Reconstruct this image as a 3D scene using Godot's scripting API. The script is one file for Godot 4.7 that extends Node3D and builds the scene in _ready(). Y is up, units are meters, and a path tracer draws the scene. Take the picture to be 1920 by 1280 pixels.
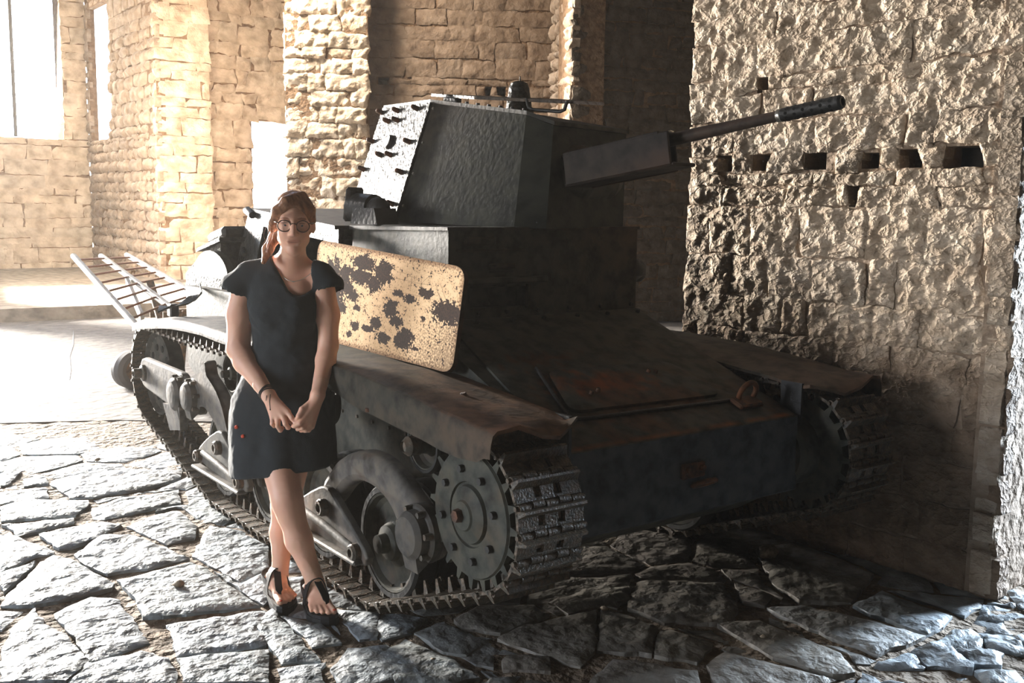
extends Node3D
# A stone castle gallery with a rusty light tank and a woman leaning on its side. Units are metres, y is up.
# The camera stands at (0, 1.52, 0) and looks along -z. The tank's own axes: u forward, v up, w from its right track to its left.

var soft := FastNoiseLite.new()
var ridge := FastNoiseLite.new()
var chip := FastNoiseLite.new()
var rng := RandomNumberGenerator.new()
var mats := {}
var taken := {}
var tank: Node3D

class MB:
	var v := PackedVector3Array()
	var c := PackedColorArray()
	var idx := PackedInt32Array()
	var col := Color(1, 1, 1)

	func vert(p: Vector3) -> int:
		v.append(p)
		c.append(col)
		return v.size() - 1

	func t(a: int, b: int, d: int) -> void:
		idx.append(a)
		idx.append(d)
		idx.append(b)

	func q(a: int, b: int, d: int, e: int) -> void:
		t(a, b, d)
		t(a, d, e)

	func face(pts: Array, out_of = null) -> void:
		var nrm: Vector3 = (pts[1] - pts[0]).cross(pts[2] - pts[0])
		if pts.size() > 3:
			nrm += (pts[2] - pts[0]).cross(pts[3] - pts[0])
		var list := pts
		if out_of != null:
			var mid := Vector3()
			for p in pts:
				mid += p
			mid /= pts.size()
			if nrm.dot(mid - out_of) < 0.0:
				list = pts.duplicate()
				list.reverse()
		var first := v.size()
		for p in list:
			vert(p)
		for i in range(1, list.size() - 1):
			t(first, first + i, first + i + 1)

	# a smooth sheet through rows of points; rows go up, points go right, seen from outside
	func sheet(rows: Array, wrap := false) -> void:
		var first := v.size()
		var n: int = rows[0].size()
		for r in rows:
			for p in r:
				vert(p)
		var m := n if wrap else n - 1
		for j in rows.size() - 1:
			for i in m:
				var a := first + j * n + i
				var b := first + j * n + (i + 1) % n
				q(a, b, b + n, a + n)

	func frustum(bottom: Array, top: Array) -> void:
		var mid := Vector3()
		for p in bottom:
			mid += p
		for p in top:
			mid += p
		mid /= bottom.size() + top.size()
		face(bottom, mid)
		face(top, mid)
		for i in bottom.size():
			var k := (i + 1) % bottom.size()
			face([bottom[i], bottom[k], top[k], top[i]], mid)

	func box(at: Transform3D, size: Vector3, bevel := 0.0) -> void:
		var h := size / 2.0
		var o := at.origin
		var b := minf(bevel, minf(h.x, minf(h.y, h.z)) * 0.9)
		var s := [-1.0, 1.0]
		var put := func(sx: float, sy: float, sz: float, k: int) -> Vector3:
			var p := Vector3(sx * (h.x - b), sy * (h.y - b), sz * (h.z - b))
			p[k] = [sx, sy, sz][k] * h[k]
			return at * p
		for a in s:
			face([put.call(a, -1.0, -1.0, 0), put.call(a, 1.0, -1.0, 0), put.call(a, 1.0, 1.0, 0), put.call(a, -1.0, 1.0, 0)], o)
			face([put.call(-1.0, a, -1.0, 1), put.call(1.0, a, -1.0, 1), put.call(1.0, a, 1.0, 1), put.call(-1.0, a, 1.0, 1)], o)
			face([put.call(-1.0, -1.0, a, 2), put.call(1.0, -1.0, a, 2), put.call(1.0, 1.0, a, 2), put.call(-1.0, 1.0, a, 2)], o)
		if b <= 0.0:
			return
		for a in s:
			for e in s:
				face([put.call(a, e, -1.0, 0), put.call(a, e, 1.0, 0), put.call(a, e, 1.0, 1), put.call(a, e, -1.0, 1)], o)
				face([put.call(a, -1.0, e, 0), put.call(a, 1.0, e, 0), put.call(a, 1.0, e, 2), put.call(a, -1.0, e, 2)], o)
				face([put.call(-1.0, a, e, 1), put.call(1.0, a, e, 1), put.call(1.0, a, e, 2), put.call(-1.0, a, e, 2)], o)
				for g in s:
					face([put.call(a, e, g, 0), put.call(a, e, g, 1), put.call(a, e, g, 2)], o)

	# turned about the y axis of «at»; profile of (radius, height) from the bottom up; sharp where the profile repeats a point
	func lathe(at: Transform3D, profile: Array, seg := 24, from := 0.0, to := TAU) -> void:
		var closed := to - from > TAU - 0.001
		var n := seg if closed else seg + 1
		for k in profile.size() - 1:
			var p: Vector2 = profile[k]
			var r: Vector2 = profile[k + 1]
			if p.is_equal_approx(r):
				continue
			var rows := []
			for z: Vector2 in [p, r]:
				var row := []
				for i in n:
					var a := from + (to - from) * i / seg
					row.append(at * Vector3(cos(a) * z.x, z.y, -sin(a) * z.x))
				rows.append(row)
			sheet(rows, closed)

	func cyl(a: Vector3, b: Vector3, ra: float, rb: float, seg := 16, bevel := 0.0) -> void:
		var y := (b - a)
		var l := y.length()
		y /= l
		var x := y.cross(Vector3(0.31, 0.17, 0.93)).normalized()
		var at := Transform3D(Basis(x, y, x.cross(y)), a)
		if bevel > 0.0:
			lathe(at, [Vector2(0, 0), Vector2(ra - bevel, 0), Vector2(ra, bevel), Vector2(rb, l - bevel), Vector2(rb - bevel, l), Vector2(0, l)], seg)
		else:
			lathe(at, [Vector2(0, 0), Vector2(ra, 0), Vector2(rb, l), Vector2(0, l)], seg)

	func tube(path: Array, r, seg := 8, loop := false) -> void:
		var rows := []
		var side := Vector3()
		var n := path.size()
		for i in n:
			var before: Vector3 = path[(i - 1 + n) % n] if loop or i > 0 else path[0]
			var after: Vector3 = path[(i + 1) % n] if loop or i < n - 1 else path[n - 1]
			var d := (after - before).normalized()
			if side == Vector3():
				side = d.cross(Vector3(0.3, 0.9, 0.31)).normalized()
			side = (side - d * d.dot(side)).normalized()
			var up := side.cross(d)
			var row := []
			var rad: float = r[i] if r is Array else r
			for k in seg:
				var a := TAU * k / seg
				row.append(path[i] + (side * cos(a) - up * sin(a)) * rad)
			rows.append(row)
		if loop:
			rows.append(rows[0])
		sheet(rows, true)
		if not loop:
			var e: Array = rows[0].duplicate()
			e.reverse()
			face(e)
			face(rows[-1])

	# a flat shape in the xy plane of «at», pushed along its z from 0 to depth
	func prism(shape: PackedVector2Array, at: Transform3D, depth: float) -> void:
		var poly := shape
		if Geometry2D.is_polygon_clockwise(poly):
			poly = shape.duplicate()
			poly.reverse()
		var tri := Geometry2D.triangulate_polygon(poly)
		for side in 2:
			var first := v.size()
			for p in poly:
				vert(at * Vector3(p.x, p.y, depth * side))
			for i in range(0, tri.size(), 3):
				var a := poly[tri[i]]
				var b := poly[tri[i + 1]]
				var d := poly[tri[i + 2]]
				var ccw := (b - a).cross(d - a) > 0.0
				if ccw == (side == 1):
					t(first + tri[i], first + tri[i + 1], first + tri[i + 2])
				else:
					t(first + tri[i], first + tri[i + 2], first + tri[i + 1])
		for i in poly.size():
			var a := poly[i]
			var b := poly[(i + 1) % poly.size()]
			var f := v.size()
			vert(at * Vector3(a.x, a.y, 0))
			vert(at * Vector3(b.x, b.y, 0))
			vert(at * Vector3(b.x, b.y, depth))
			vert(at * Vector3(a.x, a.y, depth))
			q(f, f + 1, f + 2, f + 3)

	# the same with softened outline: the shape is smoothed and its outer rim (towards z = depth) rounded off
	func cast_shape(shape: PackedVector2Array, at: Transform3D, depth: float, bevel: float, fine := 3) -> void:
		var poly := PackedVector2Array()
		var n := shape.size()
		for i in n:
			for k in fine:
				poly.append(shape[i].cubic_interpolate(shape[(i + 1) % n], shape[(i - 1 + n) % n], shape[(i + 2) % n], float(k) / fine))
		if Geometry2D.is_polygon_clockwise(poly):
			poly.reverse()
		n = poly.size()
		var inset := func(d: float) -> PackedVector2Array:
			var out := PackedVector2Array()
			for i in n:
				var e := (poly[(i + 1) % n] - poly[(i - 1 + n) % n]).normalized()
				out.append(poly[i] + Vector2(-e.y, e.x) * d)
			return out
		var rows := []
		for lv in [[0.0, 0.0], [0.0, depth - bevel], [0.3, depth - bevel * 0.3], [1.0, depth]]:
			var ring: PackedVector2Array = inset.call(lv[0] * bevel)
			var row := []
			for p in ring:
				row.append(at * Vector3(p.x, p.y, lv[1]))
			rows.append(row)
		sheet(rows, true)
		var top: PackedVector2Array = inset.call(bevel)
		var tri := Geometry2D.triangulate_polygon(top)
		if tri.is_empty():
			top = poly
			tri = Geometry2D.triangulate_polygon(top)
		for side in 2:
			var first := v.size()
			for p in (top if side == 1 else poly):
				vert(at * Vector3(p.x, p.y, depth * side))
			for i in range(0, tri.size(), 3):
				var ccw := (top[tri[i + 1]] - top[tri[i]]).cross(top[tri[i + 2]] - top[tri[i]]) > 0.0
				if ccw == (side == 1):
					t(first + tri[i], first + tri[i + 1], first + tri[i + 2])
				else:
					t(first + tri[i], first + tri[i + 2], first + tri[i + 1])

	func ball(o: Vector3, r: Vector3, seg := 12, turn := Basis()) -> void:
		var rows := []
		for j in seg / 2 + 1:
			var b := -PI / 2 + PI * j / (seg / 2)
			var row := []
			for i in seg:
				var a := TAU * i / seg
				row.append(o + turn * (r * Vector3(cos(a) * cos(b), sin(b), -sin(a) * cos(b))))
			rows.append(row)
		sheet(rows, true)

	func mesh() -> ArrayMesh:
		var n := PackedVector3Array()
		n.resize(v.size())
		for i in range(0, idx.size(), 3):
			var a := idx[i]
			var b := idx[i + 1]
			var d := idx[i + 2]
			var f := (v[d] - v[a]).cross(v[b] - v[a])
			n[a] += f
			n[b] += f
			n[d] += f
		for i in n.size():
			n[i] = n[i].normalized() if n[i].length_squared() > 1e-20 else Vector3.UP
		var arr := []
		arr.resize(Mesh.ARRAY_MAX)
		arr[Mesh.ARRAY_VERTEX] = v
		arr[Mesh.ARRAY_NORMAL] = n
		arr[Mesh.ARRAY_COLOR] = c
		arr[Mesh.ARRAY_INDEX] = idx
		var m := ArrayMesh.new()
		m.add_surface_from_arrays(Mesh.PRIMITIVE_TRIANGLES, arr)
		return m


func named(called: String, parent: Node) -> String:
	var key := "%d/%s" % [parent.get_instance_id(), called]
	var k: int = taken.get(key, 0)
	taken[key] = k + 1
	return called if k == 0 else "%s_%03d" % [called, k]


func obj(called: String, shape, m: Material, parent: Node = self) -> MeshInstance3D:
	var o := MeshInstance3D.new()
	o.name = named(called, parent)
	o.mesh = shape.mesh() if shape is MB else shape
	o.material_override = m
	o.cast_shadow = GeometryInstance3D.SHADOW_CASTING_SETTING_ON
	parent.add_child(o, true)
	return o


func tag(o: Node, label: String, category := "", group := "", kind := "") -> Node:
	if label:
		o.set_meta("label", label)
	if category:
		o.set_meta("category", category)
	if group:
		o.set_meta("group", group)
	if kind:
		o.set_meta("kind", kind)
	return o


func thing(called: String, at: Vector3, label: String, category: String, group := "", kind := "") -> Node3D:
	var o := Node3D.new()
	o.name = named(called, self)
	o.position = at
	add_child(o, true)
	tag(o, label, category, group, kind)
	return o


func noise_texture(seed_: int, freq: float, colors: Array, size := 1024, octaves := 5, kind := FastNoiseLite.TYPE_SIMPLEX_SMOOTH, ridged := false, cell_return := -1) -> NoiseTexture2D:
	var f := FastNoiseLite.new()
	f.seed = seed_
	f.noise_type = kind
	f.frequency = freq
	f.fractal_type = FastNoiseLite.FRACTAL_RIDGED if ridged else FastNoiseLite.FRACTAL_FBM
	f.fractal_octaves = octaves
	if cell_return >= 0:
		f.cellular_return_type = cell_return
	var t := NoiseTexture2D.new()
	t.width = size
	t.height = size
	t.seamless = true
	t.noise = f
	if colors.size() > 0:
		var g := Gradient.new()
		var offs := PackedFloat32Array()
		var cols := PackedColorArray()
		for k in colors:
			offs.append(k[0])
			cols.append(k[1])
		g.offsets = offs
		g.colors = cols
		t.color_ramp = g
	return t


func material(called: String, color: Color, rough: float, tex: Texture2D = null, scale := 1.0, bump: Texture2D = null, bump_cm := 0.0, tinted := false, world := true) -> StandardMaterial3D:
	var m := StandardMaterial3D.new()
	m.resource_name = called
	m.albedo_color = color
	m.roughness = rough
	m.metallic_specular = 0.5
	m.vertex_color_use_as_albedo = tinted
	if tex or bump:
		m.uv1_triplanar = true
		m.uv1_world_triplanar = world
		m.uv1_scale = Vector3.ONE * scale
		m.uv1_triplanar_sharpness = 4.0
	if tex:
		m.albedo_texture = tex
	if bump:
		m.heightmap_enabled = true
		m.heightmap_texture = bump
		m.heightmap_scale = bump_cm
	mats[called] = m
	return m


# a flat outline with its own thickness: the top carries an inner grid, so that it can swell, ripple and take stains
func plate(poly: PackedVector2Array, at: Transform3D, thick: float, step: float, lift: Callable, tint = null, drop := 0.0) -> MB:
	var mb := MB.new()
	var out := PackedVector2Array()
	for i in poly.size():
		var a := poly[i]
		var b := poly[(i + 1) % poly.size()]
		var n := maxi(1, int(a.distance_to(b) / step))
		for k in n:
			out.append(a.lerp(b, float(k) / n))
	if Geometry2D.is_polygon_clockwise(out):
		out.reverse()
	var pts := out.duplicate()
	var box := Rect2(poly[0], Vector2())
	for p in poly:
		box = box.expand(p)
	var inner := Geometry2D.offset_polygon(out, -step * 0.45)
	var rings: Array = inner
	var y := box.position.y + step * 0.5
	var odd := 0.0
	while y < box.end.y:
		var x := box.position.x + step * (0.5 + odd)
		while x < box.end.x:
			var p := Vector2(x, y)
			for r in rings:
				if Geometry2D.is_point_in_polygon(p, r):
					pts.append(p)
					break
			x += step
		y += step
		odd = 0.5 - odd
	var tri := Geometry2D.triangulate_delaunay(pts)
	for i in pts.size():
		var z: float = lift.call(pts[i])
		if i < out.size():
			z -= drop
		if tint != null:
			mb.col = tint.call(pts[i])
		mb.vert(at * Vector3(pts[i].x, pts[i].y, z))
	for i in range(0, tri.size(), 3):
		var a := pts[tri[i]]
		var b := pts[tri[i + 1]]
		var d := pts[tri[i + 2]]
		if not Geometry2D.is_point_in_polygon((a + b + d) / 3.0, out):
			continue
		if (b - a).cross(d - a) > 0.0:
			mb.t(tri[i], tri[i + 1], tri[i + 2])
		else:
			mb.t(tri[i], tri[i + 2], tri[i + 1])
	var n := out.size()
	for i in n:
		var k := (i + 1) % n
		var f := mb.v.size()
		mb.col = mb.c[i]
		mb.vert(at * Vector3(out[i].x, out[i].y, -thick))
		mb.vert(at * Vector3(out[k].x, out[k].y, -thick))
		mb.vert(mb.v[k])
		mb.vert(mb.v[i])
		mb.q(f, f + 1, f + 2, f + 3)
	return mb

const SUN_SIDE := Color(1.0, 0.97, 0.93)
const SKY_SIDE := Color(0.86, 0.93, 1.0)
const WARM_DAY := Color(1.0, 0.94, 0.86)


func _ready() -> void:
	# camera
	var cam := Camera3D.new()
	cam.name = "camera"
	cam.position = Vector3(0, 1.523, 0)
	cam.basis = Basis(Vector3.RIGHT, deg_to_rad(-7.5)) * Basis(Vector3.BACK, deg_to_rad(0.7))
	cam.fov = rad_to_deg(2.0 * atan(640.0 / 1950.0))
	cam.near = 0.05
	cam.far = 200.0
	add_child(cam)
	# sky, exposure
	var env := Environment.new()
	env.background_mode = Environment.BG_SKY
	var sky := Sky.new()
	var sm := ProceduralSkyMaterial.new()
	sm.sky_top_color = Color(0.72, 0.84, 1.0)
	sm.sky_horizon_color = Color(0.97, 0.98, 1.0)
	sm.ground_horizon_color = Color(0.9, 0.88, 0.84)
	sm.ground_bottom_color = Color(0.5, 0.48, 0.44)
	sm.sky_energy_multiplier = 1.0
	sky.sky_material = sm
	env.sky = sky
	env.background_energy_multiplier = 16.0
	env.tonemap_mode = Environment.TONE_MAPPER_LINEAR
	env.tonemap_exposure = 1.22
	env.volumetric_fog_enabled = true
	env.volumetric_fog_density = 0.0009
	env.volumetric_fog_albedo = Color(0.98, 0.96, 0.93)
	env.volumetric_fog_anisotropy = 0.6
	env.sdfgi_enabled = true
	env.ssao_enabled = true
	env.ssil_enabled = true
	var we := WorldEnvironment.new()
	we.name = "environment"
	we.environment = env
	add_child(we)
	# daylight through the openings of the gallery; three of them added as fill
	daylight("daylight_west_arch", Vector3(-10.3, 2.6, -15.0), Vector3(0.66, -0.14, 0.75), Vector2(1.9, 3.4), SUN_SIDE, 1450.0)
	daylight("added_fill_near_arch", Vector3(-7.3, 1.9, -1.0), Vector3(1, -0.05, -0.3), Vector2(2.2, 2.4), SUN_SIDE, 14.0)  # added fill for the woman's front, through an invented near opening
	daylight("daylight_east_arch", Vector3(6.95, 1.8, -6.85), Vector3(-1, -0.05, 0.4), Vector2(1.2, 2.7), SKY_SIDE, 320.0)
	daylight("daylight_far_window", Vector3(-10.0, 4.0, -20.6), Vector3(0.59, -0.25, 0.81), Vector2(2.6, 2.6), WARM_DAY, 40.0)
	daylight("added_roof_light", Vector3(-3.8, 6.15, -12.5), Vector3(-0.3, -1.0, -0.85), Vector2(1.5, 1.5), WARM_DAY, 78.0)  # added light from above, brightens the front of the far column
	daylight("added_slant_light", Vector3(-7.75, 2.4, -14.9), Vector3(0.35, 0.0, -1), Vector2(1.4, 3.0), WARM_DAY, 22.0)  # added light out of view, brightens the column and far walls
	daylight("daylight_recess_opening", Vector3(-4.75, 2.0, -20.6), Vector3(-0.4, -0.1, 0.9), Vector2(0.7, 2.0), WARM_DAY, 20.0)

	soft.seed = 7
	soft.noise_type = FastNoiseLite.TYPE_SIMPLEX_SMOOTH
	soft.frequency = 1.0
	soft.fractal_octaves = 4
	ridge.seed = 19
	ridge.noise_type = FastNoiseLite.TYPE_SIMPLEX_SMOOTH
	ridge.frequency = 1.0
	ridge.fractal_type = FastNoiseLite.FRACTAL_RIDGED
	ridge.fractal_octaves = 3
	chip.seed = 5
	chip.noise_type = FastNoiseLite.TYPE_CELLULAR
	chip.frequency = 1.0
	chip.cellular_distance_function = FastNoiseLite.DISTANCE_EUCLIDEAN
	chip.cellular_return_type = FastNoiseLite.RETURN_DISTANCE
	chip.fractal_type = FastNoiseLite.FRACTAL_FBM
	chip.fractal_octaves = 3
	chip.fractal_gain = 0.5
	rng.seed = 4242
	make_materials()
	build_shell()
	build_walls()
	build_floor()
	build_tank()
	build_cart()
	build_person()
	build_litter()


func daylight(called: String, at: Vector3, towards: Vector3, size: Vector2, color: Color, energy: float) -> void:
	var l := AreaLight3D.new()
	l.name = called
	l.area_size = size
	l.light_color = color
	l.light_energy = energy
	l.area_range = 60.0
	l.shadow_enabled = true
	l.position = at
	l.basis = Basis.looking_at(towards.normalized(), Vector3.UP)
	add_child(l)


func make_materials() -> void:
	var W := func(x: float) -> Color: return Color(x, x, x)
	var stone_col := noise_texture(3, 0.006, [[0.0, Color(0.60, 0.55, 0.49)], [0.4, Color(0.78, 0.735, 0.68)], [0.62, Color(0.86, 0.825, 0.78)], [1.0, Color(0.94, 0.92, 0.89)]], 1024, 6)
	var stone_bump := noise_texture(5, 0.012, [[0.0, W.call(0.0)], [1.0, W.call(1.0)]], 1024, 6)
	var flake_bump := noise_texture(8, 0.010, [[0.0, W.call(0.0)], [0.55, W.call(0.35)], [1.0, W.call(1.0)]], 1024, 5, FastNoiseLite.TYPE_SIMPLEX_SMOOTH, true)
	var floor_col := noise_texture(11, 0.007, [[0.0, Color(0.50, 0.48, 0.46)], [0.45, Color(0.70, 0.69, 0.67)], [1.0, Color(0.86, 0.86, 0.85)]], 1024, 6)
	material("stone_pillar", Color(0.90, 0.85, 0.79), 0.85, stone_col, 1.4, flake_bump, 1.8, true)
	material("stone_warm", Color(0.95, 0.90, 0.83), 0.9, stone_col, 0.55, stone_bump, 2.5, true)
	material("stone_pier", Color(0.95, 0.90, 0.83), 0.9, stone_col, 0.6, stone_bump, 2.5, true)
	material("stone_brown", Color(0.62, 0.55, 0.48), 0.9, stone_col, 0.6, stone_bump, 1.5, true)
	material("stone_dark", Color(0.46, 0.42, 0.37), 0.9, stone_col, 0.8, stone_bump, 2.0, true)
	material("stone_grey", Color(0.80, 0.74, 0.68), 0.9, stone_col, 0.7, stone_bump, 2.0, true)
	material("pillar_mortar", Color(0.72, 0.66, 0.60), 0.95, stone_col, 1.3, stone_bump, 1.5)
	material("mortar", Color(0.60, 0.50, 0.40), 0.95, stone_col, 1.3, stone_bump, 1.5)
	material("plaster", Color(0.22, 0.20, 0.18), 0.95, stone_col, 0.5, stone_bump, 1.0)
	material("flagstone", Color(0.75, 0.80, 0.85), 0.52, floor_col, 0.9, stone_bump, 1.2, true)
	material("earth", Color(0.52, 0.47, 0.41), 0.9, stone_col, 1.1, stone_bump, 2.5, true)
	material("concrete", Color(0.43, 0.40, 0.375), 0.9, floor_col, 0.6, stone_bump, 0.8)
	material("pale_floor", Color(0.74, 0.68, 0.61), 0.8, floor_col, 0.6, stone_bump, 0.8)
	# tank
	var paint := noise_texture(21, 0.008, [[0.0, Color(0.16, 0.155, 0.13)], [0.42, Color(0.235, 0.235, 0.20)], [0.58, Color(0.27, 0.265, 0.225)], [0.72, Color(0.31, 0.245, 0.19)], [1.0, Color(0.42, 0.27, 0.18)]], 1024, 6)
	var paint_bump := noise_texture(23, 0.03, [[0.0, W.call(0.0)], [1.0, W.call(1.0)]], 1024, 4)
	var rust := noise_texture(25, 0.012, [[0.0, Color(0.17, 0.13, 0.11)], [0.45, Color(0.30, 0.20, 0.14)], [0.7, Color(0.42, 0.26, 0.16)], [1.0, Color(0.50, 0.36, 0.25)]], 1024, 6)
	var bare := noise_texture(27, 0.01, [[0.0, Color(0.20, 0.18, 0.16)], [0.5, Color(0.36, 0.34, 0.30)], [0.7, Color(0.40, 0.33, 0.27)], [1.0, Color(0.52, 0.49, 0.45)]], 1024, 6)
	var pm := material("tank_paint", Color(1, 1, 1), 0.42, paint, 0.9, paint_bump, 0.25, true, false)
	var pr := material("tank_turret", Color(0.95, 0.97, 0.95), 0.38, paint, 0.8, paint_bump, 0.5, true, false)
	material("tank_rust", Color(1, 1, 1), 0.75, rust, 1.1, paint_bump, 0.3, true, false)
	material("tank_steel", Color(1, 1, 1), 0.5, bare, 1.6, paint_bump, 0.25, true, false)
	material("track_steel", Color(0.92, 0.9, 0.86), 0.48, bare, 3.0, paint_bump, 0.2, true, false)
	material("dark_rubber", Color(0.16, 0.16, 0.15), 0.85, null, 1.0, paint_bump, 0.2, false, false)
	material("dark_metal", Color(0.13, 0.125, 0.12), 0.55, null, 1.0, paint_bump, 0.2, false, false)
	material("pale_pole", Color(0.72, 0.71, 0.69), 0.5, bare, 1.0, null, 0.0, false, false).albedo_color = Color(1, 1, 1)
	mats["pale_pole"].albedo_texture = noise_texture(29, 0.02, [[0.0, Color(0.55, 0.52, 0.48)], [0.5, Color(0.74, 0.73, 0.71)], [1.0, Color(0.85, 0.84, 0.82)]], 256, 4)
	material("rusty_rod", Color(0.52, 0.32, 0.2), 0.8)
	material("old_wood", Color(0.5, 0.42, 0.34), 0.85, bare, 1.4, null, 0.0, false, false).albedo_color = Color(1.3, 1.15, 1.0)
	# woman
	var skin := material("skin", Color(0.93, 0.73, 0.62), 0.5)
	skin.vertex_color_use_as_albedo = true
	skin.subsurf_scatter_enabled = true
	skin.subsurf_scatter_strength = 0.12
	var cloth_bump := noise_texture(31, 0.11, [[0.0, W.call(0.0)], [1.0, W.call(1.0)]], 512, 2)
	var dress := material("dress_cloth", Color(0.135, 0.16, 0.175), 0.92, null, 6.0, cloth_bump, 0.06, false, false)
	dress.rim_enabled = true
	dress.rim = 0.35
	material("hair", Color(0.70, 0.50, 0.37), 0.45, null, 1.0, null, 0.0, true)
	mats["hair"].backlight_enabled = true
	mats["hair"].backlight = Color(0.2, 0.14, 0.1)
	material("eye_white", Color(0.85, 0.83, 0.8), 0.2)
	material("iris", Color(0.25, 0.3, 0.33), 0.15)
	material("glasses_frame", Color(0.30, 0.19, 0.14), 0.3)
	var lens := material("glasses_lens", Color(1, 1, 1, 0.06), 0.03)
	lens.transparency = BaseMaterial3D.TRANSPARENCY_ALPHA
	material("sandal", Color(0.07, 0.07, 0.075), 0.55)
	material("sandal_sole", Color(0.10, 0.10, 0.105), 0.6)
	material("bracelet", Color(0.2, 0.16, 0.15), 0.7)
	material("silver", Color(0.8, 0.78, 0.74), 0.3)
	mats["silver"].metallic = 0.9
	material("red_cord", Color(0.85, 0.33, 0.22), 0.6)
	material("litter_white", Color(0.88, 0.9, 0.92), 0.5)
	material("pebble", Color(0.62, 0.58, 0.52), 0.8, stone_col, 6.0)
	material("iron_bar", Color(0.35, 0.34, 0.33), 0.6)


# ------------------------------------------------------------------ the room

func slab_box(mb: MB, a: Vector3, b: Vector3) -> void:
	mb.box(Transform3D(Basis(), (a + b) / 2.0), (b - a).abs())


func build_shell() -> void:
	# closing walls that the camera does not see: plain masonry with thickness
	var mb := MB.new()
	# with a hole added over the far bay, to light the column
	slab_box(mb, Vector3(-14.5, 6.0, -11.6), Vector3(8.0, 6.4, 6.0))
	slab_box(mb, Vector3(-14.5, 6.0, -24.0), Vector3(8.0, 6.4, -13.4))
	slab_box(mb, Vector3(-14.5, 6.0, -13.4), Vector3(-4.7, 6.4, -11.6))
	slab_box(mb, Vector3(-2.9, 6.0, -13.4), Vector3(8.0, 6.4, -11.6))
	tag(obj("ceiling", mb, mats.plaster), "high stone ceiling over the castle gallery above the tank", "ceiling", "", "structure")
	mb = MB.new()
	# west wall with its arch and two openings added for light, then a slanting stretch up to the far wall
	slab_box(mb, Vector3(-7.6, 0, 6), Vector3(-7.0, 6, 0.2))
	slab_box(mb, Vector3(-7.6, 0, 0.2), Vector3(-7.0, 0.6, -2.2))
	slab_box(mb, Vector3(-7.6, 3.2, 0.2), Vector3(-7.0, 6, -2.2))
	slab_box(mb, Vector3(-7.6, 0, -2.2), Vector3(-7.0, 6, -9.4))
	slab_box(mb, Vector3(-7.6, 0, -9.4), Vector3(-7.0, 0.3, -12.9))
	slab_box(mb, Vector3(-7.6, 3.6, -9.4), Vector3(-7.0, 6, -12.9))
	slab_box(mb, Vector3(-7.6, 0, -12.9), Vector3(-7.0, 6, -13.8))
	var slant := [[Vector2(-7.0, -13.7), Vector2(-8.15, -16.0), 0.0, 0.7], [Vector2(-7.0, -13.7), Vector2(-8.15, -16.0), 4.2, 6.0], [Vector2(-8.1, -15.9), Vector2(-11.2, -22.1), 0.0, 6.0]]
	for q in slant:
		var a: Vector2 = q[0]
		var b: Vector2 = q[1]
		var d := (b - a).normalized()
		mb.box(Transform3D(Basis(Vector3(d.x, 0, d.y), Vector3.UP, Vector3(-d.y, 0, d.x)), Vector3((a.x + b.x) / 2 - 0.2, (q[2] + q[3]) / 2, (a.y + b.y) / 2 + 0.1)), Vector3(a.distance_to(b), q[3] - q[2], 0.4))
	tag(obj("wall_west", mb, mats.plaster), "long stone wall on the far left with a wide arch opening", "wall", "", "structure")
	mb = MB.new()
	slab_box(mb, Vector3(-7.6, 0, 5.5), Vector3(8, 6, 6))
	tag(obj("wall_south", mb, mats.plaster), "stone wall behind the viewer closing the gallery", "wall", "", "structure")
	mb = MB.new()
	slab_box(mb, Vector3(6.7, 0, 6), Vector3(7.3, 6, -6.2))
	slab_box(mb, Vector3(6.7, 0, -6.2), Vector3(7.3, 0.35, -7.5))
	slab_box(mb, Vector3(6.7, 3.3, -6.2), Vector3(7.3, 6, -7.5))
	slab_box(mb, Vector3(6.7, 0, -7.5), Vector3(7.3, 6, -8.2))
	slab_box(mb, Vector3(2.3, 0, -7.6), Vector3(7.3, 6, -8.2))  # added wall, keeps the east light off the dim courses behind
	slab_box(mb, Vector3(3.9, 0, 6), Vector3(4.3, 6, -4.7))  # added slab out of view, cuts the east beam
	tag(obj("wall_east", mb, mats.plaster), "stone wall on the far right with a tall opening and added slabs that hold back its light", "wall", "", "structure")
	mb = MB.new()
	slab_box(mb, Vector3(5.2, 0, -8.2), Vector3(5.8, 6, -15.2))
	slab_box(mb, Vector3(-1.5, 0, -23.6), Vector3(8, 6, -24))
	slab_box(mb, Vector3(7.6, 0, -8), Vector3(8, 6, -24))
	tag(obj("wall_north", mb, mats.plaster), "outer stone wall hidden behind the rough piers", "wall", "", "structure")


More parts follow.
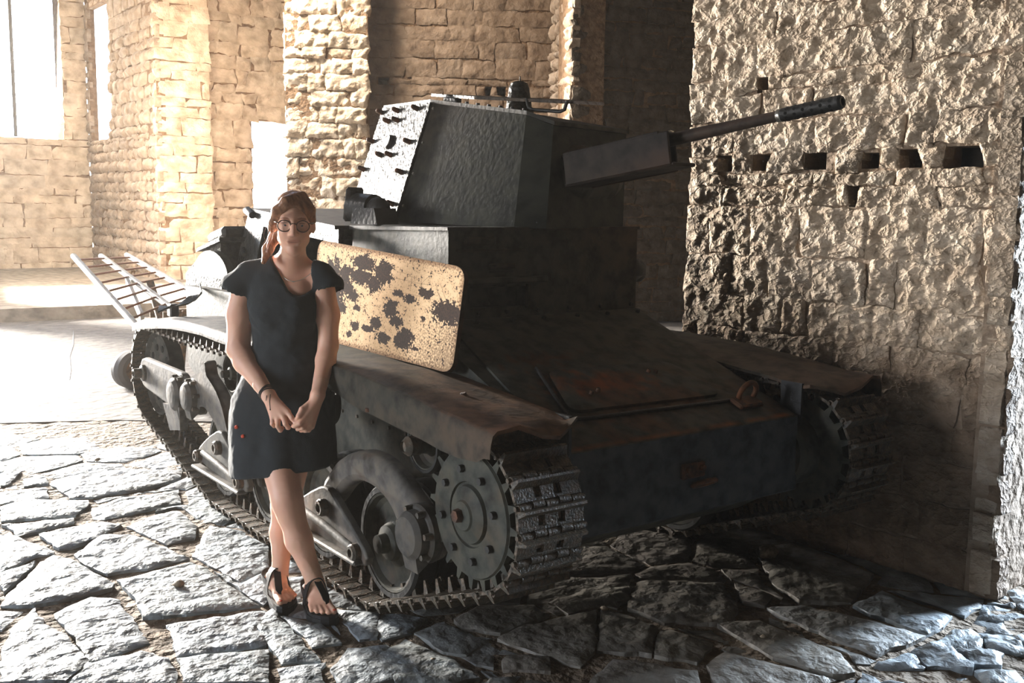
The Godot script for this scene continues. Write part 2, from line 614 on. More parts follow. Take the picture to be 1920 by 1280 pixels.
# A masonry wall seen from its front: mortar body with openings, and stones in courses as pieces of their own.
# p0 and p1 are its left and right ends on the ground as the viewer sees them. holes and view are [s0, s1, v0, v1] along and up the wall.
func masonry(called: String, label: String, p0: Vector2, p1: Vector2, high: float, thick: float, view: Array, holes: Array, o: Dictionary) -> Node3D:
	var root := thing(called, Vector3(p0.x, 0, p0.y), label, "wall", "", "structure")
	var e2 := (p1 - p0).normalized()
	var long := p0.distance_to(p1)
	var ex := Vector3(e2.x, 0, e2.y)
	var nn := Vector3(-e2.y, 0, e2.x)
	var at := Transform3D(Basis(ex, Vector3.UP, nn), Vector3())
	var body := MB.new()
	var sx := [0.0, long]
	var sy := [0.0, high]
	for h in holes:
		for k in 2:
			sx.append(clampf(h[k], 0, long))
			sy.append(clampf(h[2 + k], 0, high))
	sx.sort()
	sy.sort()
	for i in sx.size() - 1:
		for j in sy.size() - 1:
			if sx[i + 1] - sx[i] < 0.001 or sy[j + 1] - sy[j] < 0.001:
				continue
			var cx: float = (sx[i] + sx[i + 1]) / 2
			var cy: float = (sy[j] + sy[j + 1]) / 2
			var deep := 0.0
			for h in holes:
				if cx > h[0] and cx < h[1] and cy > h[2] and cy < h[3]:
					deep = h[4] if h.size() > 4 else 99.0
			if deep >= thick:
				continue
			var front: float = -o.get("recess", 0.02) - deep
			body.box(Transform3D(at.basis, at * Vector3(cx, cy, (front - thick) / 2)), Vector3(sx[i + 1] - sx[i], sy[j + 1] - sy[j], thick + front))
	obj("mortar", body, mats[o.get("mortar", "mortar")], root)
	var r := RandomNumberGenerator.new()
	r.seed = o.seed
	var rest := MB.new()
	var made := 0
	var y := 0.0
	var course := 0
	while y < high - 0.05:
		var ch: float = r.randf_range(o.ch[0], o.ch[1])
		for h in holes:
			if y < h[2] - 0.03 and y + ch > h[2] - 0.05:
				ch = h[2] - y
			elif y < h[3] - 0.02 and y >= h[2] - 0.02 and h[3] - y < ch * 1.9 and h[3] - y > 0.04:
				ch = h[3] - y
		if y + ch > high - 0.06:
			ch = high - y
		var x := -r.randf_range(0.0, o.cl[0] * 0.5)
		while x < long - 0.02:
			var l: float = r.randf_range(o.cl[0], o.cl[1]) * (1.0 if r.randf() > 0.2 else 0.6)
			var a := maxf(x, 0.0)
			var b := minf(x + l, long)
			if long - b < o.cl[0] * 0.4:
				b = long
			x += l
			if b == long:
				x = long
			if b - a < 0.05:
				continue
			var spans := [[a, b]]
			for h in holes:
				if y + ch * 0.5 > h[2] and y + ch * 0.5 < h[3]:
					var next := []
					for s in spans:
						if h[1] <= s[0] or h[0] >= s[1]:
							next.append(s)
							continue
						if h[0] - s[0] > 0.05:
							next.append([s[0], h[0]])
						if s[1] - h[1] > 0.05:
							next.append([h[1], s[1]])
					spans = next
			for s in spans:
				var seen: bool = s[1] > view[0] and s[0] < view[1] and y + ch > view[2] and y < view[3]
				var coarse := not seen or made >= 299
				var mb := rest if coarse else MB.new()
				stone(mb, at, s[0], s[1], y, y + ch, o, r, 0.25 if coarse else o.cell, s[0] <= 0.001, s[1] >= long - 0.001, p0)
				if not coarse:
					made += 1
					obj("stone", mb, mats[o.mat], root)
		y += ch
		course += 1
	if rest.v.size() > 0:
		tag(obj("rubble_courses", rest, mats[o.mat], root), "", "", "", "stuff")
	return root


func stone(mb: MB, at: Transform3D, s0: float, s1: float, y0: float, y1: float, o: Dictionary, r: RandomNumberGenerator, cell: float, end0: bool, end1: bool, p0: Vector2) -> void:
	var gap: float = o.gap
	var j: float = o.jit
	var c := []
	for k in 4:
		c.append(Vector2((s0 + (gap if not end0 else -0.01)) if k % 3 == 0 else (s1 - (gap if not end1 else -0.01)), (y0 + gap) if k < 2 else (y1 - gap)) + Vector2(r.randf_range(-j, j), r.randf_range(-j, j) * 0.7))
	var nx := clampi(int(ceil((s1 - s0) / cell)), 2, 40)
	var ny := clampi(int(ceil((y1 - y0) / cell)), 2, 24)
	var out: float = r.randf_range(-1.0, 1.0) * o.uneven
	var tilt: Vector2 = Vector2(r.randf_range(-1, 1), r.randf_range(-1, 1)) * float(o.uneven) * 0.8
	var k: float = r.randf_range(1.0 - o.tone, 1.0 + o.tone)
	var warm: float = r.randf_range(-1, 1) * o.tone * 0.25
	mb.col = Color(k * (1.0 + warm), k, k * (1.0 - warm))
	var clean := mb.col
	var f: float = o.freq
	var off := Vector3(p0.x, 0, p0.y)
	var first := mb.v.size()
	var rim: float = minf((s1 - s0), (y1 - y0)) * o.get("round", 0.3)
	for i in ny + 1:
		for h in nx + 1:
			var u := float(h) / nx
			var w := float(i) / ny
			var p: Vector2 = (c[0] as Vector2).lerp(c[1], u).lerp((c[3] as Vector2).lerp(c[2], u), w)
			var edge := minf(minf(u, 1 - u) * (s1 - s0), minf(w, 1 - w) * (y1 - y0))
			var q := at * Vector3(p.x, p.y, 0) + off
			if edge < 0.001:
				p += Vector2(soft.get_noise_3d(q.x * 9, q.y * 9, q.z * 9), soft.get_noise_3d(q.x * 9 + 40, q.y * 9, q.z * 9)) * o.jit * 0.9
			var e := clampf(edge / rim, 0, 1)
			var rough := 1.0
			if o.has("calm"):
				rough = lerpf(0.12, 1.0, maxf(smoothstep(o.calm[0], o.calm[1], q.y + 0.1 * soft.get_noise_2d(q.x * 3, q.z * 3)), 1.0 - smoothstep(o.calm[2] - 0.08, o.calm[2] + 0.02, p.x)))
			var z: float = (o.bulge * (1.0 - (1.0 - e) * (1.0 - e)) + out + tilt.x * (u - 0.5) + tilt.y * (w - 0.5)) * (0.3 + 0.7 * rough)
			z += rough * o.amp * soft.get_noise_3d(q.x * f, q.y * f, q.z * f) * (0.35 + 0.65 * e)
			if o.has("chips"):
				var cw := Vector3(q.x, q.y * 1.25, q.z) * float(o.chips)
				cw += Vector3(soft.get_noise_3d(cw.x * 0.6, cw.y * 0.6, cw.z * 0.6), soft.get_noise_3d(cw.x * 0.6 + 31, cw.y * 0.6, cw.z * 0.6), 0) * 1.1
				var b := chip.get_noise_3dv(cw) + 1.0
				z += rough * o.ridge * (clampf(b * 1.5 - 0.75, -0.7, 0.8) + 0.35 * soft.get_noise_3d(q.x * 42, q.y * 42, q.z * 42)) * (0.5 + 0.5 * e)
			elif o.ridge > 0.0:
				var a := ridge.get_noise_3d(q.x * o.rf, q.y * o.rf * 1.2, q.z * o.rf)
				z += rough * o.ridge * clampf(a * 1.3, -0.6, 1.0) * (0.5 + 0.5 * e)
			if o.has("crust"):
				# pale mineral crust on what stands proud, brown stone in the chips
				mb.col = clean * lerpf(1.0 - o.crust, 1.12, clampf(0.45 + (z - out) * 22.0 + 0.5 * soft.get_noise_3d(q.x * 5 + 9, q.y * 5, q.z * 5), 0, 1))
			if o.has("shade_dirt"):
				# the tank's shade on the pier's foot, put into the colour along with dirt
				var foot_shade := smoothstep(o.shade_dirt + 0.2, o.shade_dirt - 0.3, q.y + 0.35 * soft.get_noise_2d(q.x * 1.7 + q.z, q.y * 1.7) + 0.12 * soft.get_noise_2d(q.x * 7 + q.z * 3, q.y * 7))
				mb.col = mb.col * Color(1, 1, 1).lerp(Color(0.50, 0.43, 0.37), foot_shade)
			mb.vert(at * Vector3(p.x, p.y, z))
	var n := nx + 1
	for i in ny:
		for h in nx:
			var a := first + i * n + h
			mb.q(a, a + 1, a + 1 + n, a + n)
	# the sides go back into the mortar
	var loop := []
	for h in nx:
		loop.append(h)
	for i in ny:
		loop.append(nx + i * n)
	for h in nx:
		loop.append(ny * n + nx - h)
	for i in ny:
		loop.append((ny - i) * n)
	var back := at.basis.z * -0.08
	var m := loop.size()
	var f2 := mb.v.size()
	for z in 2:
		for h in m:
			var p: Vector3 = mb.v[first + loop[h]]
			mb.vert(p if z == 1 else p - at.basis.z * (at.basis.z.dot(p) + 0.08))
	for h in m:
		var g := (h + 1) % m
		mb.q(f2 + h, f2 + g, f2 + m + g, f2 + m + h)


func build_walls() -> void:
	var far := {"ch": [0.13, 0.3], "cl": [0.3, 0.9], "gap": 0.002, "jit": 0.03, "uneven": 0.016, "bulge": 0.022, "amp": 0.03, "recess": 0.016, "freq": 3.0, "ridge": 0.0, "rf": 1.0, "tone": 0.12, "cell": 0.09, "mat": "stone_warm", "seed": 11}
	var small := far.duplicate()
	small.merge({"ch": [0.13, 0.24], "cl": [0.18, 0.5], "mat": "stone_grey", "seed": 12, "uneven": 0.03, "bulge": 0.045}, true)
	var big := far.duplicate()
	big.merge({"ch": [0.13, 0.3], "cl": [0.35, 0.9], "seed": 13}, true)
	var lumps := far.duplicate()
	lumps.merge({"ch": [0.16, 0.34], "cl": [0.25, 0.6], "seed": 14, "bulge": 0.05, "jit": 0.05}, true)
	var rough := far.duplicate()
	rough.merge({"ch": [0.15, 0.27], "cl": [0.2, 0.5], "seed": 15, "chips": 8.0, "mat": "stone_pier", "uneven": 0.03, "bulge": 0.025, "amp": 0.05, "freq": 6.0, "ridge": 0.034, "rf": 4.5, "cell": 0.034, "gap": -0.004, "recess": 0.006, "round": 0.12, "jit": 0.03}, true)
	var flat := far.duplicate()
	flat.merge({"ch": [0.16, 0.3], "cl": [0.3, 0.75], "seed": 16, "mat": "stone_brown", "gap": 0.003, "uneven": 0.008, "bulge": 0.012, "amp": 0.02, "freq": 5.0, "round": 0.15, "cell": 0.06, "tone": 0.08}, true)
	var dim := far.duplicate()
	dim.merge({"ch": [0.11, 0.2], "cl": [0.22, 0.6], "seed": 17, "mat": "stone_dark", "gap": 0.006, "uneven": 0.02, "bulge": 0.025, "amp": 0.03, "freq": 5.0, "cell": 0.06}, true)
	var pillar := {"ch": [0.11, 0.2], "cl": [0.18, 0.5], "gap": 0.0005, "jit": 0.018, "uneven": 0.005, "bulge": 0.006, "amp": 0.013, "freq": 8.0, "ridge": 0.0125, "rf": 8.0, "chips": 15.0, "crust": 0.35, "mortar": "pillar_mortar", "tone": 0.06, "cell": 0.012, "mat": "stone_pillar", "seed": 18, "round": 0.12, "recess": 0.008, "calm": [0.75, 1.12, 0.38], "shade_dirt": 0.95}

	masonry("wall_far", "pale dry-stone wall at the far left below the big bright window", Vector2(-12.9, -17.9), Vector2(-8.5, -21.1), 6.0, 0.6, [2.2, 5.6, 0.0, 5.6], [[2.6, 5.0, 2.68, 6.0]], far)
	masonry("wall_side", "grey rubble wall with a narrow bright window in the far corner", Vector2(-8.5, -21.1), Vector2(-6.0, -17.75), 6.0, 0.16, [0, 4.2, 0, 5.4], [[0.15, 1.6, 2.66, 5.2]], small)
	masonry("wall_column", "tall cream stone column beside the far grey rubble wall", Vector2(-6.0, -17.75), Vector2(-5.25, -18.3), 6.0, 0.5, [0, 1.0, 0, 5.4], [], big)
	masonry("wall_recess", "rounded cream rubble wall between column and rough pier, with a bright doorway", Vector2(-5.75, -18.9), Vector2(-3.6, -20.4), 6.0, 0.2, [0, 2.6, 0.8, 5.6], [[1.1, 2.05, 0.0, 3.0]], lumps)
	masonry("wall_pier", "rough hacked stone pier rising behind the turret and its lamp", Vector2(-3.02, -14.0), Vector2(-1.95, -14.1), 6.0, 1.2, [0, 1.3, 1.0, 4.8], [], rough)
	masonry("wall_back", "flat warm masonry wall behind the turret with small beam holes", Vector2(-2.1, -14.5), Vector2(0.53, -14.7), 6.0, 2.4, [0, 2.7, 1.2, 4.8], [[0.23, 0.38, 3.1, 3.22, 0.3], [1.69, 1.8, 2.98, 3.13, 0.3], [1.85, 1.98, 2.99, 3.13, 0.3]], flat)
	masonry("wall_jamb", "narrow broken rubble jamb lit beside the dark masonry", Vector2(0.52, -14.7), Vector2(0.72, -13.35), 6.0, 0.4, [0, 1.4, 1.4, 4.8], [], small.merged({"seed": 22, "ch": [0.1, 0.2], "cl": [0.12, 0.35], "cell": 0.04, "ridge": 0.03, "rf": 6.0}, true))
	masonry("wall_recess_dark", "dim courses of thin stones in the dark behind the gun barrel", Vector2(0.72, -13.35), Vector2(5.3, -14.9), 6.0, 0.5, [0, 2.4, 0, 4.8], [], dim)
	# the big pier on the right: its long face runs beside the tank, its short face turns to the light
	var pits := [[0.15, 0.25, 1.69, 1.765, 0.25], [0.36, 0.46, 1.69, 1.765, 0.25], [0.64, 0.75, 1.69, 1.765, 0.25], [0.92, 1.0, 1.69, 1.755, 0.2], [1.09, 1.19, 1.69, 1.765, 0.25], [1.28, 1.44, 1.68, 1.77, 0.25], [0.37, 0.44, 2.04, 2.11, 0.2], [0.87, 0.92, 1.53, 1.62, 0.15]]
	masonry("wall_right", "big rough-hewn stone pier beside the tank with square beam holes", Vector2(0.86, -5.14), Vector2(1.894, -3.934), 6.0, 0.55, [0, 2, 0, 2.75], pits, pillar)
	masonry("wall_right_return", "narrow brightly lit return face of the big pier at the right edge", Vector2(1.894, -3.934), Vector2(2.96, -5.0), 6.0, 0.1, [0, 0.6, 0, 2.4], [], pillar.merged({"seed": 23, "cell": 0.016, "calm": [-2.0, -1.0, 9.0], "shade_dirt": -3.0}, true))
	var core := MB.new()
	core.prism(PackedVector2Array([Vector2(1.24, -5.2), Vector2(1.9, -4.12), Vector2(2.8, -5.05), Vector2(2.6, -7.7), Vector2(2.2, -7.7), Vector2(1.6, -6.4)]), Transform3D(Basis(Vector3.RIGHT, Vector3.BACK, Vector3.DOWN), Vector3(0, 6, 0)), 6.0)
	tag(obj("wall_pier_core", core, mats.plaster), "hidden core of the big pier behind its rough faces", "wall", "", "structure")
	# raised platform at the back left
	var step := MB.new()
	step.prism(PackedVector2Array([Vector2(-14, -9.3), Vector2(-14, -24), Vector2(-3, -24), Vector2(-3, -15.0), Vector2(-5.24, -13.42), Vector2(-6.32, -12.72), Vector2(-9, -10.9)]), Transform3D(Basis(Vector3.RIGHT, Vector3.BACK, Vector3.DOWN), Vector3(0, 0.17, 0)), 0.17)
	tag(obj("platform", step, mats.pale_floor), "low raised stone platform with a pale kerb at the back left", "platform", "", "structure")
	var bar := MB.new()
	bar.tube([Vector3(-9.55, 2.7, -20.25), Vector3(-9.55, 6.0, -20.25)], 0.035, 8)
	tag(obj("window_bar", bar, mats.iron_bar), "thin upright iron bar in the big bright far window", "bar", "", "structure")


const SLABS := "-2.32,-4.57 -2.24,-4.56 -1.97,-4.35 -1.96,-4.31 -2.02,-4.28 -2.08,-4.08;" + \
	"-2.15,-4.58 -1.97,-4.38 -1.92,-4.39 -1.85,-4.53 -1.83,-4.74 -1.95,-4.78 -2.01,-4.72;" + \
	"-1.87,-4.29 -1.86,-4.56 -1.74,-4.59 -1.61,-4.5 -1.36,-4.28 -1.5,-4.14 -1.64,-4.08 -1.77,-4.18;" + \
	"-2.07,-4.06 -1.99,-4.21 -1.97,-4.13 -1.96,-3.87;" + \
	"-1.92,-3.78 -1.97,-4.2 -1.96,-4.32 -1.87,-4.26 -1.57,-3.97 -1.57,-3.92 -1.71,-3.77 -1.78,-3.73 -1.9,-3.73;" + \
	"-1.57,-4.01 -1.53,-4.04 -1.34,-4.22 -1.25,-4.15 -1.11,-3.96 -0.94,-3.76 -1.1,-3.7 -1.26,-3.64 -1.34,-3.64 -1.44,-3.82;" + \
	"-1.68,-3.66 -1.61,-3.84 -1.51,-3.83 -1.43,-3.72 -1.24,-3.43 -1.38,-3.27 -1.54,-3.49;" + \
	"-1.7,-3.31 -1.76,-3.51 -1.77,-3.71 -1.64,-3.54 -1.55,-3.47 -1.38,-3.27 -1.4,-3.12 -1.6,-3.11;" + \
	"-1.23,-3.58 -0.91,-3.72 -0.83,-3.42 -1.04,-3.34 -1.11,-3.32;" + \
	"-1.1,-3.3 -0.82,-3.38 -0.76,-3.13 -1.03,-3.12;" + \
	"-1.39,-3.11 -1.42,-3.23 -1.37,-3.27 -1.24,-3.36 -1.13,-3.3 -1.07,-3.19 -1.05,-3.12;" + \
	"-2.52,-4.98 -2.44,-5.13 -2.14,-5.12 -2.1,-5.05 -2.1,-4.86 -2.41,-4.77;" + \
	"-2.38,-4.72 -2.08,-4.82 -2.06,-4.75 -2.22,-4.55;" + \
	"-2.47,-5.43 -2.49,-5.54 -2.23,-5.74 -1.85,-5.72 -1.82,-5.58 -1.91,-5.37 -2.14,-5.18 -2.25,-5.17;" + \
	"-2.65,-5.24 -2.46,-5.36 -2.35,-5.15 -2.55,-5.05;" + \
	"-2,-4.83 -2.08,-5.01 -2,-5.18 -1.75,-5.34 -1.66,-5.1 -1.79,-4.97 -1.93,-4.81;" + \
	"-1.79,-4.71 -1.73,-4.9 -1.65,-4.99 -1.47,-4.75 -1.43,-4.56 -1.52,-4.46;" + \
	"-1.37,-4.33 -1.42,-4.75 -1.24,-4.66 -1.08,-4.48 -1,-4.18 -1.08,-4.01;" + \
	"-1.21,-4.12 -1.07,-3.99 -0.99,-4.14 -0.91,-3.83 -0.93,-3.77 -1.1,-3.97;" + \
	"-2.67,-5.54 -2.58,-5.61 -2.48,-5.43 -2.58,-5.38;" + \
	"-2.83,-5.62 -2.74,-5.68 -2.68,-5.42 -2.71,-5.37;" + \
	"-0.84,-3.67 -0.67,-3.4 -0.57,-3.44 -0.68,-3.6;" + \
	"-0.67,-3.75 -0.48,-3.7 -0.46,-3.48 -0.52,-3.47;" + \
	"-0.58,-3.23 -0.55,-3.39 -0.42,-3.43 -0.27,-3.23 -0.43,-3.12 -0.53,-3.12;" + \
	"-0.87,-3.76 -0.94,-3.64 -0.75,-3.28 -0.63,-3.31 -0.69,-3.41 -0.84,-3.66;" + \
	"0.16,-3.82 0.3,-3.97 0.5,-4.01 0.46,-3.88 0.35,-3.8 0.22,-3.71;" + \
	"0.53,-4.07 0.86,-4.05 0.88,-3.8 0.82,-3.64 0.57,-3.65 0.45,-3.79;" + \
	"0.31,-3.4 0.35,-3.78 0.44,-3.73 0.54,-3.61 0.49,-3.38;" + \
	"0.5,-3.38 0.54,-3.57 0.59,-3.59 0.72,-3.48 0.64,-3.32 0.55,-3.34;" + \
	"-0.02,-3.24 -0.01,-3.35 0.14,-3.34 0.14,-3.23;" + \
	"-0.34,-3.53 -0.24,-3.62 -0.07,-3.47 -0.14,-3.35 -0.22,-3.37;" + \
	"-0.04,-3.48 0.03,-3.58 0.19,-3.69 0.33,-3.76 0.3,-3.39 0.24,-3.28 0.06,-3.4;" + \
	"0.76,-3.64 0.92,-3.66 1.14,-3.4 1.14,-3.25 1.06,-3.22 0.9,-3.36;" + \
	"0.98,-3.8 1.12,-3.84 1.32,-3.69 1.49,-3.55 1.39,-3.47 1.26,-3.4 1.16,-3.51;" + \
	"1.32,-3.83 1.49,-3.99 1.67,-3.74 1.59,-3.63 1.5,-3.56;" + \
	"1.51,-4.02 1.86,-3.92 1.85,-3.88 1.71,-3.75 1.67,-3.84;" + \
	"0.66,-3.3 0.74,-3.4 0.86,-3.33 1.06,-3.19 0.93,-3.12 0.66,-3.15;" + \
	"0.91,-4.07 1.04,-3.92 0.98,-3.82 0.91,-3.87;" + \
	"1.1,-4.5 1.32,-4.58 1.43,-4.38 1.52,-4.18 1.33,-3.86 1.13,-3.88 1.07,-4.05;" + \
	"-0.45,-3.33 -0.36,-3.49 -0.18,-3.32 -0.09,-3.19 -0.22,-3.13 -0.36,-3.14;" + \
	"0.25,-3.14 0.35,-3.34 0.53,-3.28 0.63,-3.25 0.62,-3.13;" + \
	"-0.51,-3.62 -0.45,-3.73 -0.3,-3.66 -0.35,-3.53 -0.44,-3.46;" + \
	"-0.2,-3.66 -0.11,-3.79 0.09,-3.79 0.15,-3.7 -0.03,-3.54 -0.16,-3.56"


# ------------------------------------------------------------------ the floor

func cells(sites: PackedVector2Array, reach: float) -> Array:
	var out := []
	for i in sites.size():
		var s := sites[i]
		var poly := PackedVector2Array([s + Vector2(-reach, -reach), s + Vector2(reach, -reach), s + Vector2(reach, reach), s + Vector2(-reach, reach)])
		for k in sites.size():
			if k == i or sites[k].distance_squared_to(s) > reach * reach * 4.0:
				continue
			var mid := (s + sites[k]) / 2.0
			var d := sites[k] - s
			var next := PackedVector2Array()
			for h in poly.size():
				var a := poly[h]
				var b := poly[(h + 1) % poly.size()]
				var da := (a - mid).dot(d)
				var db := (b - mid).dot(d)
				if da <= 0.0:
					next.append(a)
				if (da < 0.0) != (db < 0.0):
					next.append(a.lerp(b, da / (da - db)))
			poly = next
			if poly.size() < 3:
				break
		out.append(poly)
	return out


var flags_made := 0
var other_flags := MB.new()


func flag(poly: PackedVector2Array, root: Node3D, r: RandomNumberGenerator, top: float, step: float, ripple: float, tone: float) -> void:
	if poly.size() < 3:
		return
	# ragged outline
	var rag := PackedVector2Array()
	for i in poly.size():
		var a := poly[i]
		var b := poly[(i + 1) % poly.size()]
		var n := maxi(1, int(a.distance_to(b) / (step * 1.6)))
		for k in n:
			var p := a.lerp(b, float(k) / n)
			rag.append(p + Vector2(soft.get_noise_2d(p.x * 13, p.y * 13), soft.get_noise_2d(p.x * 13 + 60, p.y * 13)) * 0.014)
	var tilt := Vector2(r.randf_range(-1, 1), r.randf_range(-1, 1)) * 0.010
	var mid := Vector2()
	for p in rag:
		mid += p
	mid /= rag.size()
	var seedy := r.randf() * 50.0
	var turn := r.randf_range(-0.35, 0.35)
	var lift := func(p: Vector2) -> float:
		var d := p - mid
		var q := d.rotated(turn)
		var g := soft.get_noise_3d(q.x * 5.0, q.y * 22.0, seedy) * ripple + soft.get_noise_3d(q.x * 3.0, q.y * 4.0, seedy + 9.0) * ripple * 0.8
		g += clampf(ridge.get_noise_3d(q.x * 3.0, q.y * 9.0, seedy), -0.3, 1.0) * ripple * 0.5
		return top + tilt.dot(d) + g
	var k := r.randf_range(1.0 - tone, 1.0 + tone)
	var tint := Color(k * r.randf_range(0.98, 1.02), k, k * r.randf_range(0.97, 1.01))
	# stones before the tank tinted brown: its shade painted in, plus some dust
	tint = tint * Color(1, 1, 1).lerp(Color(0.72, 0.58, 0.46), smoothstep(-0.5, 0.1, mid.x) * smoothstep(1.35, 0.9, mid.x + (mid.y + 3.4) * 0.5))
	var mb := plate(rag, Transform3D(Basis(Vector3.RIGHT, Vector3.BACK, Vector3.DOWN).scaled_local(Vector3(1, 1, -1)), Vector3()), 0.07, step, lift, func(_p): return tint, 0.007)
	# the frame above is mirrored, so turn the faces round again
	for i in range(0, mb.idx.size(), 3):
		var a := mb.idx[i + 1]
		mb.idx[i + 1] = mb.idx[i + 2]
		mb.idx[i + 2] = a
	var seen := mid.y < -2.95 and absf(mid.x) < -mid.y * 0.55
	if seen and flags_made < 300:
		flags_made += 1
		obj("flagstone", mb, mats.flagstone, root)
	else:
		var first := other_flags.v.size()
		other_flags.v.append_array(mb.v)
		other_flags.c.append_array(mb.c)
		for i in mb.idx:
			other_flags.idx.append(first + i)


func build_floor() -> void:
	var root := thing("floor", Vector3(), "grey flagstone and worn concrete floor of the castle gallery", "floor", "", "structure")
	var r := RandomNumberGenerator.new()
	r.seed = 77
	var base := MB.new()
	slab_box(base, Vector3(-14.5, -0.5, 6.0), Vector3(8.0, -0.06, -24.0))
	obj("bedding", base, mats.earth, root)
	# earth between the stones
	var ground := MB.new()
	var rows := []
	for j in 81:
		var row := []
		for i in 101:
			var p := Vector2(-5.4 + i * 0.085, -1.6 - j * 0.0685)
			row.append(Vector3(p.x, -0.001 + soft.get_noise_2d(p.x * 6, p.y * 6) * 0.012 + soft.get_noise_2d(p.x * 22, p.y * 22) * 0.008, p.y))
		rows.append(row)
	ground.sheet(rows)
	obj("joint_earth", ground, mats.earth, root)
	# worn concrete beyond the stones
	var worn := MB.new()
	worn.prism(PackedVector2Array([Vector2(-7.0, -6.75), Vector2(-3.5, -6.95), Vector2(-2.75, -7.1), Vector2(3.2, -7.0), Vector2(5.2, -7.4), Vector2(5.2, -14.0), Vector2(-3.0, -19.0), Vector2(-14.0, -22.0), Vector2(-14.0, -12.0), Vector2(-7.0, -12.0)]), Transform3D(Basis(Vector3.RIGHT, Vector3.BACK, Vector3.DOWN), Vector3(0, 0.004, 0)), 0.1)
	obj("concrete_floor", worn, mats.concrete, root)
	var crack := MB.new()
	crack.tube([Vector3(-5.1, 0.0, -12.0), Vector3(-4.6, 0.002, -10.8), Vector3(-4.3, 0.002, -10.0), Vector3(-3.95, 0.002, -9.2), Vector3(-3.75, 0.0, -8.7)], 0.008, 5)
	obj("crack", crack, mats.dark_metal, root)

	var text := SLABS
	var traced := []
	for line in text.split(";"):
		var poly := PackedVector2Array()
		for pair in line.split(" "):
			var xy := pair.split(",")
			poly.append(Vector2(float(xy[0]), float(xy[1])))
		traced.append(poly)
	for poly in traced:
		flag(poly, root, r, 0.012 + r.randf() * 0.008, 0.026, 0.0075, 0.10)
	# the stones between and around them
	var keep := []
	for poly in traced:
		for g in Geometry2D.offset_polygon(poly, 0.022):
			keep.append(g)
	var cob := PackedVector2Array([Vector2(1.08, -3.12), Vector2(1.24, -3.34), Vector2(1.5, -3.5), Vector2(1.72, -3.7), Vector2(1.87, -3.9), Vector2(3.0, -5.0), Vector2(3.6, -4.4), Vector2(2.6, -2.6), Vector2(1.2, -2.6)])
	keep.append(cob)
	var sites := PackedVector2Array()
	var a := Vector2(0.81, -0.59)
	var b := Vector2(0.59, 0.81)
	for i in range(-20, 21):
		for j in range(-20, 21):
			var p := Vector2(-0.6, -4.6) + a * (i * 0.52 + (0.26 if j % 2 else 0.0)) + b * j * 0.38 + Vector2(r.randf_range(-1, 1), r.randf_range(-1, 1)) * 0.11
			if p.x > -4.6 and p.x < 3.2 and p.y < -1.7 and p.y > -6.95:
				sites.append(p)
	for poly in cells(sites, 0.6):
		var parts := [poly]
		for k in keep:
			var next := []
			for p in parts:
				next.append_array(Geometry2D.clip_polygons(p, k))
			parts = next
		for p: PackedVector2Array in parts:
			if Geometry2D.is_polygon_clockwise(p):
				continue
			for s in Geometry2D.offset_polygon(p, -0.012):
				var box := Rect2(s[0], Vector2())
				var area := 0.0
				for h in s.size():
					box = box.expand(s[h])
					area += s[h].cross(s[(h + 1) % s.size()]) / 2.0
				if absf(area) < 0.008 or minf(box.size.x, box.size.y) < 0.05:
					continue
				if s[0].y < -6.7:
					continue
				flag(s, root, r, 0.004 + r.randf() * 0.010, 0.035 if box.position.y > -5.5 else 0.06, 0.008, 0.12)
	# rough stones set on edge at the lower right
	sites = PackedVector2Array()
	for i in range(-14, 15):
		for j in range(-14, 15):
			var p := Vector2(1.9, -3.5) + Vector2(0.71, -0.71) * (i * 0.2 + (0.1 if j % 2 else 0.0)) + Vector2(0.71, 0.71) * j * 0.1 + Vector2(r.randf_range(-1, 1), r.randf_range(-1, 1)) * 0.03
			if Geometry2D.is_point_in_polygon(p, cob) and p.distance_to(Vector2(1.8, -3.5)) < 1.15:
				sites.append(p)
	for poly in cells(sites, 0.24):
		for p: PackedVector2Array in Geometry2D.intersect_polygons(poly, cob):
			for s in Geometry2D.offset_polygon(p, -0.004):
				if s.size() > 2 and Rect2(s[0], Vector2()).expand(s[1]).expand(s[2]).get_area() > 0.0004:
					flag(s, root, r, r.randf_range(-0.01, 0.022), 0.02, 0.02, 0.12)
	tag(obj("outlying_flagstones", other_flags, mats.flagstone, root), "", "", "", "stuff")


